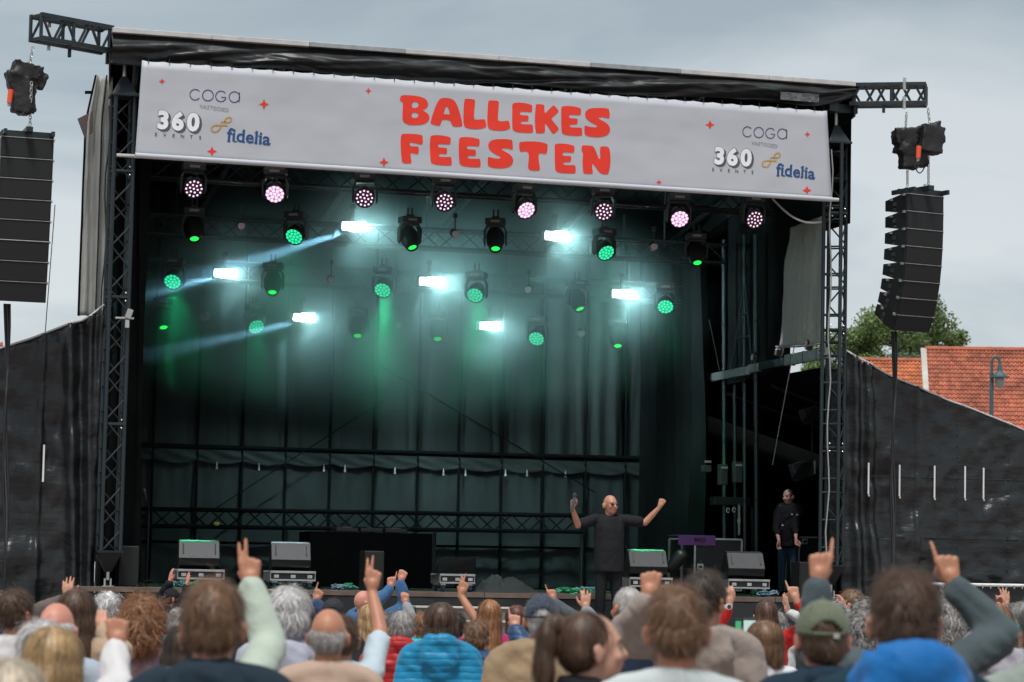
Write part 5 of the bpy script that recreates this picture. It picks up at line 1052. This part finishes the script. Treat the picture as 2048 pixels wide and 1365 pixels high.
    for k in (-1, 1):
        tm.cap(S3(k*.085, 0, .92), S3(k*.10, .02, .50), .100*s*bw**.5, .068*s); tm.cap(S3(k*.10, .02, .50), S3(k*.105, -.01, .09), .068*s, .052*s)
    fuse('trousers', tm, cloth('trousers_%d_%d_%d' % tuple(int(x*255) for x in trousers), trousers), t, .022, 2)
    for k in (-1, 1): MB().ell(S3(k*.105, .05, .045), tuple(x*s for x in (.048, .135, .05)), None, 12, 8).build('shoe', mat('shoe_black', (.02, .02, .02), .5), t, True).location = (0, 0, 0)
    # hair
    hair = ('buzz', hair[1]) if any(e_[0] == 'cap' for e_ in extras) else hair; style, hc = hair; hm = hairm(hc); rj = np.random.default_rng(seed+500); L3 = lambda c: tuple(HT(c)); hs = MB(); ells = []; n = 650; ln_, stp, wd, curl, lift = .05, 3, .0042, .25, .007; cut = None
    ells = {'short': [((0, -.014, 1.672), (.085, .101, .093)), ((0, -.042, 1.622), (.072, .060, .072))],
            'buzz': [((0, -.010, 1.655), (.0805, .0985, .098)), ((0, -.038, 1.61), (.074, .062, .075))],
            'fringe': [((0, -.026, 1.622), (.0835, .083, .056)), ((0, -.045, 1.60), (.074, .058, .060))],
            'bald': [], 'bob': [((0, -.018, 1.664), (.104, .116, .108)), ((0, -.030, 1.590), (.112, .098, .108)), ((-.05, -.03, 1.54), (.058, .085, .085)), ((.05, -.03, 1.54), (.058, .085, .085))],
            'long': [((0, -.016, 1.662), (.094, .110, .104)), ((0, -.040, 1.57), (.100, .086, .12)), ((-.035, -.075, 1.44), (.068, .055, .15)), ((.035, -.075, 1.44), (.068, .055, .15)), ((0, -.09, 1.36), (.085, .045, .11))],
            'pony': [((0, -.030, 1.662), (.084, .092, .094)), ((0, -.048, 1.622), (.079, .066, .070)), ((0, -.125, 1.715), (.034, .040, .036)), ((0, -.165, 1.66), (.036, .034, .07)), ((0, -.172, 1.57), (.040, .032, .09)), ((0, -.165, 1.47), (.034, .028, .09))],
            'curly': [((0, -.03, 1.665), (.104, .118, .118)), ((0, -.055, 1.60), (.118, .105, .10)), ((0, -.07, 1.52), (.10, .08, .09))],
            'crop': [((0, -.012, 1.668), (.085, .100, .096)), ((0, -.036, 1.62), (.0795, .067, .070))],
            'fluffy': [((0, -.016, 1.672), (.096, .108, .098)), ((0, -.036, 1.615), (.094, .083, .085))]}[style]
    ells = [(tuple(np.array(c)+rj.normal(size=3)*.003), tuple(np.array(r)*(1+rj.uniform(-.03, .045, 3)))) for c, r in ells]
    if style == 'bob': n, ln_, stp, wd, curl = 900, .17, 5, .006, .12
    if style == 'long': n, ln_, stp, wd, curl = 1000, .30, 7, .006, .08
    if style == 'pony': n, ln_, stp, wd, curl = 800, .12, 4, .005, .1
    if style == 'curly': n, ln_, stp, wd, curl, lift = 1500, .07, 5, .007, 1.1, .03
    if style == 'fluffy': n, ln_, stp, wd, curl, lift = 1000, .06, 3, .006, .5, .016
    if style in ('buzz', 'fringe'): ln_, n, wd = .02, 500, .003
    if style in ('short', 'crop'): n, lift, curl, ln_ = 1200, .014, .5, .035
    if style == 'fringe': cut = lambda p: p[:, 2] < 1.66
    if ells:
        for c, r in ells: E_(c, r, hs)
        def hp_(co, no, sd_=seed, st=style): 
            k = .012 if st in ('curly', 'fluffy') else .0025; q = np.array([noise.fractal(Vector((p[0]*28+sd_, p[1]*28, p[2]*(14 if st != 'curly' else 28))), 1., 2., 2) for p in co]); return co+no*(q*k)[:, None]
        ho = fuse('hair', hs, hm, t, .011, 2 if style not in ('bob', 'long') else 4, hp_)
        if d < 15: n = int(n*(3.6 if d < 11 else 2.6)); wd *= .5
        V, F_ = strands(ells, n, ln_, stp, wd, seed, curl, cut and None, cut, 1., lift); V = np.array([HT(v) for v in V]) if True else V
        me = bpy.data.meshes.new('hair_strands'); me.from_pydata([tuple(v) for v in V], [], F_); me.materials.append(hm); so_ = bpy.data.objects.new('hair_strands', me); COL.objects.link(so_); so_.parent = t; so_['kind'] = 'stuff'
    if detail_face or hp or abs(hy) > .5 or abs(face) > .8:
        EW = mat('eye_white', (.38, .34, .32), .4); EI = mat('iris', (.035, .028, .022), .2); LP = mat('lips_'+sk, (.36, .10, .085), .45); BR = hm if ells and hc not in ('white', 'pale') else hairm('dkgrey')
        for k in (-1, 1):
            e = MB().ell(HT((k*.033, .081, 1.628)), (.0115*s, .0095*s, .0065*s), Rh, 12, 8).build('eye', EW, t, True); e.location = (0, 0, 0); i_ = MB().ell(HT((k*.033, .0885, 1.628)), (.006*s, .0035*s, .0062*s), Rh, 10, 6).build('iris', EI, e); i_.location = (0, 0, 0)
            m_ = MB(); 
            for q in range(5): m_.ell(HT((k*(.014+q*.009), .099-.0022*q*q*.55, 1.651+.004*math.sin(q*.7))), (.007*s, .004*s, .0035*s), Rh, 8, 5)
            m_.build('eyebrow', BR, t).location = (0, 0, 0)
        MB().ell(HT((0, .1015, 1.5725)), (.021*s, .007*s, .0045*s), Rh, 12, 6).build('lips', LP, t, True).location = (0, 0, 0); MB().ell(HT((0, .1005, 1.564)), (.018*s, .007*s, .005*s), Rh, 12, 6).build('lips', LP, t, True).location = (0, 0, 0)
    for ex in extras:
        if ex[0] == 'cap':
            cmh = cloth('cap_'+ex[1], ex[2], .75, .004, 30); m_ = MB(); nu, nv = 40, 14; rr = (.092, .112, .108); cen = (0, -.006, 1.652)
            for j in range(nv+1):
                ph = -.12+(math.pi/2+.12)*j/nv
                for i in range(nu): th = 2*math.pi*i/nu; m_.v.append(tuple(HT((cen[0]+rr[0]*math.cos(ph)*math.cos(th), cen[1]+rr[1]*math.cos(ph)*math.sin(th), cen[2]+rr[2]*math.sin(ph)))))
            for j in range(nv):
                for i in range(nu):
                    th = 2*math.pi*(i+.5)/nu; ph = -.12+(math.pi/2+.12)*(j+.5)/nv; dx = abs(((th-4.712+math.pi) % (2*math.pi))-math.pi)
                    if dx < .62 and ph < .33*math.sqrt(max(0, 1-(dx/.62)**2))+.0 and ph > .0: continue
                    m_.f.append((j*nu+i, j*nu+(i+1) % nu, (j+1)*nu+(i+1) % nu, (j+1)*nu+i))
            c_o = m_.build('cap', cmh, t, True, solid=.003); c_o.location = (0, 0, 0)
            br2 = MB().grid(lambda u, v: tuple(HT(((u-.5)*.17*(1-.15*v), .085+.085*v-.18*(u-.5)**2*2.2, 1.648-.02*v-.25*(u-.5)**2))), 10, 5); br2.build('peak', cmh, c_o, True, solid=.004).location = (0, 0, 0)
            MB().ell(HT((0, -.006, 1.762)), (.009*s, .009*s, .006*s)).build('button', cmh, c_o).location = (0, 0, 0)
            MB().box(HT((.03, -.113, 1.640)), (.02*s, .006*s, .016*s), Rh).build('buckle', CHROME, c_o).location = (0, 0, 0)
        if ex[0] == 'glasses':
            fm = ex[1]; gl_ = MB()
            for k in (-1, 1):
                ring_ = [HT((k*.034+.024*math.cos(q), .108-.012*abs(math.cos(q))*(1 if k*math.cos(q) > 0 else .2), 1.626+.018*math.sin(q))) for q in np.linspace(0, 6.283, 15)]; gl_.tube(ring_, .0022*s, 5)
                if ex[2]: ln2 = MB(); ln2.add([HT((k*.034, .106, 1.626))]+ring_[:-1], [(0, q+1, (q+1) % 14+1) for q in range(14)]); ln2.build('sunglass_lens', ex[2], t, solid=.002).location = (0, 0, 0)
                gl_.tube([HT((k*.058, .098, 1.632)), HT((k*.078, .05, 1.630)), HT((k*.084, -.01, 1.622))], .002*s, 5)
            gl_.tube([HT((-.011, .110, 1.630)), HT((.011, .110, 1.630))], .002*s, 5); gl_.build('glasses', fm, t).location = (0, 0, 0)
        if ex[0] == 'tie': MB().ell(HT((0, -.108, 1.700)), (.030*s, .022*s, .030*s), Rh, 12, 8).build('hair_tie', mat('hair_tie', (.01, .01, .012), .6), t, True).location = (0, 0, 0)
        if ex[0] == 'strap':
            pts = [S3(-.12, -.10, 1.44), S3(-.06, -.155, 1.34), S3(.05, -.165, 1.18), S3(.13, -.15, 1.02)]; MB().tube(pts, .016*s, 6).build('bag_strap', mat('strap_'+ex[1], ex[2], .6), t, True).location = (0, 0, 0)
        if ex[0] == 'backpack':
            m_ = MB(); m_.ell(S3(0, -.22, 1.22), tuple(x*s for x in (.15, .11, .2)), None, 16, 10).ell(S3(0, -.24, 1.12), tuple(x*s for x in (.13, .10, .12)), None, 16, 10); fuse('backpack', m_, cloth('bag_'+ex[1], ex[2]), t, .016, 3)
        if ex[0] == 'watch':
            pass
    return t

def ridged(amp, fq, seed):
    def f(co, no):
        n = np.array([noise.fractal(Vector((p[0]*fq+seed, p[1]*fq, p[2]*fq*.7+p[0]*2)), 1., 2., 4) for p in co]); return co+no*((.5*n-1.2*np.abs(n)+.2)*amp)[:, None]
    return f
for h_, P_, prims_, sd_ in hoist_q:
    m_ = MB()
    for c, r, a_ in prims_: m_.box(Vector(c), r, Matrix.Rotation(a_, 3, 'Y'))
    fuse('cover', m_, COVER, h_, .012, 9, ridged(.045, 5., sd_))
# ---------------------------------------------------------------- on stage
CH = (.017, .018, .020)
sw = at(1220, 990, -.78)
singer = person('bald singer in dark tee with arms raised, holding a microphone, at the stage front', None, 33., ('bald', 'dkgrey'), ('loose', 'charcoal', CH), sk='light', bw=1.0, world=sw, feet=.966, phi=3.02, head=(.45, .0), name='person', group=None, detail_face=True, trousers=(.014, .016, .017), vox=.009,
    arms={'R': (at(1145, 1018, -.95), 'grip', None, (.35, -.2, -1), (0, .1, 1), (-.6, .5, 0)), 'L': (at(1318, 1016, -.95), 'fist', None, (0, -.2, -1), (-.45, .1, 1), (0, -.6, .2))}, extras=[('glasses', mat('gold_frame', (.5, .33, .15), .3, metal=.8), mat('amber_lens', (.07, .012, .006), .12, coat=.5))])
p0, p1 = at(1144, 1018, -1.02), at(1149, 996, -1.02); t = thing('microphone', 'wireless microphone held in the singer\'s raised hand', 'microphone', p0); MB().cap(p0-Vector((.005, 0, .03)), p1, .017, .019).build('handle', mat('mic_body', (.11, .12, .14), .35, metal=.5), t, True); MB().ell(p1+Vector((0, 0, .03)), (.026, .026, .032)).build('grille', BLACKP2, t, True)
man = person('dark dressed man in blue jeans watching from the right wing', None, 38., ('buzz', 'dkgrey'), ('jacket', 'black_sweater', (.012, .013, .013)), sk='pale', world=at(1578, 978, 2.7), feet=F+.0, phi=2.55, head=(-.35, -.12), group=None, detail_face=True, trousers=(.02, .045, .08), vox=.009, sleeve=.5,
    arms={'R': (at(1558, 1082, 2.5), 'relax', None, (.9, -.5, -.3), (0, .2, -1), (-.5, .5, 0)), 'L': (at(1592, 1078, 2.4), 'relax', None, (.9, -.6, -.2), (-.3, .3, -1), (-.5, .5, 0))})
for px, py, w_ in ((1584, 1029, .022), (1594, 1030, .030), (1594, 1038, .030), (1565, 1051, .026)):
    q = at(px, py, 2.52); o = MB().box((0, 0, 0), (w_, .006, .020)).build('printed_mark', WZIP, man); o.location = rotz(-man.rotation_euler.z) @ (q-man.location); o.rotation_euler = (0, 0, -man.rotation_euler.z)
# ---------------------------------------------------------------- the crowd
P = person
P('short haired man in a white tee at the left edge, head turned right', (33, 1181), 13.4, ('short', 'brown'), ('tee', 'white', (.60, .58, .57)), head=(-.45, 0), sk='tan')
P('bald man with white side hair behind the blond woman', (115, 1204), 11., ('fringe', 'white'), ('shirt', 'ltblue', (.35, .40, .46)), sk='pink', bw=1.06)
P('woman with long brown hair and a beige jacket left of the curly haired woman', (154, 1183), 13.0, ('long', 'brown'), ('jacket', 'beige', (.42, .29, .19)), collar=1, arms={'R': ((207, 1262), 'relax', 13.4)})
P('white haired person in navy in front of the stage edge, partly behind a fist', (216, 1190), 18.5, ('fluffy', 'white'), ('jacket', 'navy', (.03, .055, .12)), collar=1)
P('blond woman with highlights in a white sweater raising her fist', (109, 1265), 8.7, ('bob', 'blond'), ('jacket', 'white', (.62, .63, .66)), sk='tan', arms={'R': ((244, 1268), 'fist', 9.4, (.5, 0, -1), (-.05, .1, 1))})
P('white haired person half hidden behind the blond woman', (86, 1253), 9.8, ('fluffy', 'white'), ('shirt', 'pale', (.5, .5, .5)))
P('pale blond head at the bottom left corner', (20, 1330), 6.3, ('bob', 'pale'), ('jacket', 'palegrey', (.45, .44, .42)))
P('woman with a curly ginger ponytail and a dusty mauve jacket', (287, 1199), 14., ('curly', 'ginger'), ('jacket', 'mauve', (.20, .12, .135)))
P('person in a black jacket with green piping facing right, both hands up', (342, 1178), 30., ('crop', 'dark'), ('jacket', 'blackzip', (.014, .017, .02)), phi=-1.3, head=(0, -.1), sk='pink', detail_face=True, extras=[('cap', 'black', (.015, .017, .02)), ('glasses', mat('dark_frame', (.02, .02, .02), .4), None), ('strap', 'orange', (.35, .08, .02))],
  arms={'L': ((340, 1166), 'open', 30.2, None, (0, .1, 1)), 'R': ((374, 1174), 'open', 29.6, None, (0, .1, 1))})
P('grey haired woman in turquoise beside the short haired man in navy', (359, 1220), 20., ('fluffy', 'grey'), ('jacket', 'turquoise', (.08, .40, .42)))
P('dark long haired person in a black puffer jacket left of the man in navy', (366, 1258), 12., ('long', 'dark'), ('puffer', 'blackpuff', (.018, .018, .02)))
P('large short haired man in a navy hooded jacket, seen from behind', (430, 1170), 7.9, ('short', 'lbrown'), ('jacket', 'inknavy', (.018, .032, .045)), hood=1, sk='light', bw=1.06)
P('person in a sage green jacket raising two fingers high', (415, 1208), 9.6, ('short', 'brown'), ('jacket', 'sage', (.40, .46, .38)), sk='tan', arms={'R': ((502, 1176), 'two', 9.9, (.6, 0, -1), (-.1, .1, 1))}, sleeve=.98)
P('white haired woman in a lavender grey hoodie', (577, 1181), 12.4, ('fluffy', 'white'), ('jacket', 'lavender', (.36, .37, .43)), hood=1, sk='pink')
P('person in a navy sleeve pointing up behind the lavender hoodie', (596, 1216), 20., ('short', 'dark'), ('jacket', 'navy2', (.025, .045, .11)), arms={'R': ((631, 1206), 'point', 20.2, None, (.3, .1, 1))}, sk='tan')
P('balding grey haired man in a tan tee, seen from behind', (658, 1216), 11., ('fringe', 'grey'), ('tee', 'tan', (.44, .31, .235)), sk='tan', bw=1.05)
P('person in a black cap behind the balding man', (667, 1199), 18., ('crop', 'dkgrey'), ('jacket', 'charcoal2', (.03, .03, .032)), extras=[('cap', 'charcoal', (.03, .032, .036))])
P('bald man in a denim blue jacket raising a fist, head turned right', (727, 1181), 24., ('bald', 'dark'), ('jacket', 'denim', (.035, .105, .22)), head=(-1.0, 0), sk='pink', arms={'R': ((801, 1165), 'fist', 24., (1, 0, -.4), (.25, 0, 1)), 'L': ((780, 1178), 'point', 24.4, (.2, .8, -.4), (.15, 0, 1))})
P('person in a pale blue tee raising a tattooed bare arm', (684, 1232), 12.6, ('crop', 'brown'), ('tee', 'skyblue', (.46, .55, .60)), sk='tan', arms={'R': ((744, 1184), 'two', 12.9, (1, 0, -.6), (.05, .1, 1))})
P('woman with long blond hair and a white jacket with black strap', (738, 1210), 20.5, ('long', 'blond'), ('jacket', 'offwhite', (.55, .55, .55)), extras=[('strap', 'black', (.015, .015, .016))])
P('grey haired person between the blond woman and the red jacket', (772, 1227), 21., ('fluffy', 'dkgrey'), ('jacket', 'greyknit', (.20, .21, .22)))
P('grey haired man in a red puffer jacket', (804, 1225), 16.4, ('crop', 'grey'), ('puffer', 'red', (.40, .018, .018)), hood=1, sk='tan', bw=1.1)
P('ginger haired child in a turquoise hooded jacket', (845, 1229), 20.5, ('crop', 'ginger'), ('jacket', 'aqua', (.03, .42, .45)), hood=1)
P('person in a grey sleeve raising a loose fist behind the red jacket', (786, 1240), 22., ('short', 'brown'), ('jacket', 'midgrey', (.26, .27, .29)), arms={'R': ((812, 1211), 'curl', 22.2, None, (-.15, .1, 1))}, sk='tan')
P('woman with dark brown bob in a bright blue puffer jacket', (882, 1212), 15.5, ('bob', 'brown'), ('puffer', 'azure', (.008, .20, .37)), hood=1)
P('person raising a bare arm with two fingers beside the brown bob', (912, 1226), 19., ('short', 'dark'), ('tee', 'black', (.02, .02, .022)), sk='tan', arms={'R': ((922, 1192), 'two', 19.2, (.8, 0, -.5), (.25, .1, 1))})
P('woman with long ginger hair in a magenta top', (978, 1202), 18.8, ('long', 'ginger'), ('shirt', 'magenta', (.34, .018, .11)), sk='pale')
P('boy with cropped hair in a navy puffer jacket pointing up', (953, 1244), 16.6, ('crop', 'lbrown'), ('puffer', 'navypuff', (.018, .055, .13)), arms={'R': ((1031, 1262), 'point', 16.8, (.8, 0, -.5), (-.1, .1, 1))}, collar=1)
P('auburn haired woman in white left of the navy cap', (1035, 1214), 20., ('long', 'auburn'), ('shirt', 'white2', (.6, .6, .62)))
P('broad man in a navy cap and khaki jacket', (1084, 1192), 13.2, ('crop', 'grey'), ('jacket', 'khaki', (.29, .20, .115)), sk='tan', bw=1.2, collar=1, extras=[('cap', 'navy', (.028, .040, .062))])
P('woman with a high brown ponytail in profile facing right', (1190, 1224), 8.6, ('pony', 'brown'), ('jacket', 'blacktop', (.012, .013, .016)), phi=-1.50, head=(.0, .06), sk='pale', detail_face=True, extras=[('tie',)], collar=2)
P('person raising an open hand in a grey sleeve behind the ponytail', (1150, 1246), 19., ('short', 'brown'), ('jacket', 'greysleeve', (.22, .23, .25)), arms={'R': ((1171, 1221), 'open', 19.2, None, (0, .1, 1))}, sk='light')
P('person pointing one finger up behind the navy cap', (1084, 1222), 22., ('short', 'brown'), ('jacket', 'slate', (.08, .09, .1)), arms={'R': ((1108, 1203), 'point', 22., None, (-.3, .1, 1))}, sk='tan')
P('man with short grey hair left of the raised fist', (1256, 1174), 15.4, ('buzz', 'grey'), ('jacket', 'navy3', (.02, .03, .055)), head=(.5, 0), sk='tan', bw=1.05)
P('man in a taupe raincoat raising a fist, head turned right', (1406, 1144), 11.8, ('short', 'dark'), ('jacket', 'taupe', (.285, .235, .20)), head=(-.6, 0), sk='tan', hood=1, bw=1.08, arms={'L': ((1297, 1201), 'fist', 11.4, (-1, 0, -.6), (.1, .1, 1))})
P('large brown haired man in a pale grey tee, seen from behind', (1355, 1177), 7.9, ('short', 'lbrown'), ('tee', 'palegrey2', (.46, .50, .49)), sk='tan', bw=1.08)
P('long haired woman in a red sweater with both arms up', (1531, 1202), 19.6, ('long', 'brown'), ('shirt', 'scarlet', (.55, .016, .014)), arms={'L': ((1459, 1211), 'relax', 19.4, (-1, 0, -.5), (-.05, .1, 1)), 'R': ((1593, 1203), 'point', 19.4, (1, 0, -.5), (-.3, .1, 1))}, sleeve=.86)
P('woman with a brown bob in white filming with a phone', (1529, 1245), 14.2, ('bob', 'lbrown'), ('shirt', 'white3', (.6, .6, .62)), arms={'L': ((1486, 1296), 'grip', 14.7, (-.6, 0, -1), (0, .1, 1))}, sk='light')
P('person in a white lace sleeve raising a flat hand', (1553, 1226), 21.5, ('fluffy', 'grey'), ('shirt', 'lace', (.58, .57, .56)), arms={'R': ((1576, 1226), 'open', 21.5, None, (-.2, .1, 1), (1, .2, 0))}, sk='pale')
P('man in an olive green cap and dark navy jacket', (1645, 1204), 8.9, ('buzz', 'brown'), ('jacket', 'duskblue', (.016, .032, .050)), sk='pink', collar=2, extras=[('cap', 'olive', (.115, .135, .085))])
P('person in a dark teal jacket pointing both index fingers up', (1806, 1172), 9.8, ('short', 'dark'), ('jacket', 'darkteal', (.055, .075, .082)), sk='tan', bw=1.05, arms={'L': ((1636, 1170), 'point', 10., (-.25, .5, -1), (.12, .1, 1)), 'R': ((1906, 1174), 'point', 10., (1, 0, -.35), (-.25, .1, 1))})
P('large dark haired man with a bright blue hood, nearest the camera', (1807, 1147), 7.1, ('short', 'brown'), ('jacket', 'deepnavy', (.012, .03, .045)), hood=(.003, .12, .36), sk='light', bw=1.05)
P('man in glasses and a green hoodie facing left', (1700, 1181), 22., ('crop', 'lbrown'), ('jacket', 'mint', (.14, .42, .24)), face=1.0, hood=1, sk='pink', detail_face=True, extras=[('glasses', mat('dark_frame', (.02, .02, .02), .4), None)], arms={'R': ((1690, 1226), 'relax', 21.6, None, (0, .2, 1))})
P('person in a cyan jacket behind the olive cap', (1668, 1206), 21., ('fluffy', 'grey'), ('jacket', 'cyan', (.02, .33, .50)), hood=1)
P('grey curly haired woman left of the blue hood', (1737, 1207), 15.5, ('curly', 'grey'), ('jacket', 'darkgrey', (.06, .07, .08)))
P('grey haired woman right of the blue hood', (1885, 1200), 16.5, ('curly', 'grey'), ('jacket', 'stone', (.2, .2, .2)))
P('woman with long light brown hair in a lilac grey jacket raising a hand', (1996, 1212), 14.6, ('long', 'lbrown'), ('jacket', 'lilac', (.36, .345, .38)), arms={'L': ((1968, 1246), 'curl', 13.6, (-1, 0, -.8), (-.15, .1, 1))}, hood=1)
P('dark haired person raising a hand behind the lilac jacket', (1992, 1200), 22., ('short', 'dark'), ('jacket', 'bark', (.1, .09, .08)), arms={'R': ((2011, 1218), 'open', 22., None, (0, .1, 1))})
P('person in glasses and a turquoise top facing left at the right edge', (2045, 1207), 20.5, ('short', 'grey'), ('jacket', 'seafoam', (.10, .46, .44)), face=1.2, sk='pink', detail_face=True, extras=[('glasses', mat('dark_frame', (.02, .02, .02), .4), None)], arms={'R': ((2012, 1226), 'curl', 20.2, None, (.2, .2, 1))})
P('person in a sage jacket cut off by the right edge', (2088, 1205), 9.6, ('short', 'dkgrey'), ('jacket', 'dullsage', (.24, .28, .245)), bw=1.1)
P('white haired person at the far left edge behind the white tee', (-6, 1190), 17., ('fluffy', 'white'), ('jacket', 'navy4', (.03, .04, .07)))
P('person raising an open hand behind the long brown hair', (150, 1214), 18., ('short', 'brown'), ('jacket', 'umber', (.1, .08, .07)), arms={'L': ((134, 1201), 'open', 18., None, (0, .1, 1))})
# phone and watch
pc_ = atd(1489, 1260, 14.55); t = thing('phone', 'phone in a black folding case held up by the woman with the brown bob', 'phone', pc_); rx = Vector((CR.x, CR.y, 0)).normalized(); Rp = Matrix((rx, Vector((-rx.y, rx.x, 0)), Vector((0, 0, 1)))).transposed()
MB().box(pc_+rx*.027, (.075, .010, .125), Rp).build('case', BLACKP, t, bevel=.004); MB().box(pc_-rx*.033, (.040, .008, .115), Rp).build('case_flap', BLACKP, t, bevel=.003)
MB().box(pc_+rx*.027-Vector((-rx.y, rx.x, 0))*.006, (.064, .004, .10), Rp).build('screen', mat('screen_image', (.25, .3, .3), .25, emit=(.30, .42, .36), estr=.5), t)
MB().box(pc_-rx*.033-Vector((-rx.y, rx.x, 0))*.005, (.030, .004, .09), Rp).build('screen', mat('screen_green', (.05, .2, .1), .25, emit=(.02, .22, .10), estr=.5), t)
pw = atd(1458, 1214, 19.30); t = thing('wristwatch', 'white wristwatch on the left wrist of the woman in red', 'watch', pw); MB().cyl(pw+Vector((0, .045, -.012)), pw+Vector((0, .045, .014)), .037, n=16, caps=False).build('band', WZIP, t, solid=.004); MB().cyl(pw+Vector((0, .008, 0)), pw+Vector((.0, -.004, 0)), .022, n=16).build('case', WZIP, t); MB().cyl(pw+Vector((0, -.004, 0)), pw+Vector((0, -.007, 0)), .016, n=16).build('dial', BLACKP2, t)
flush()
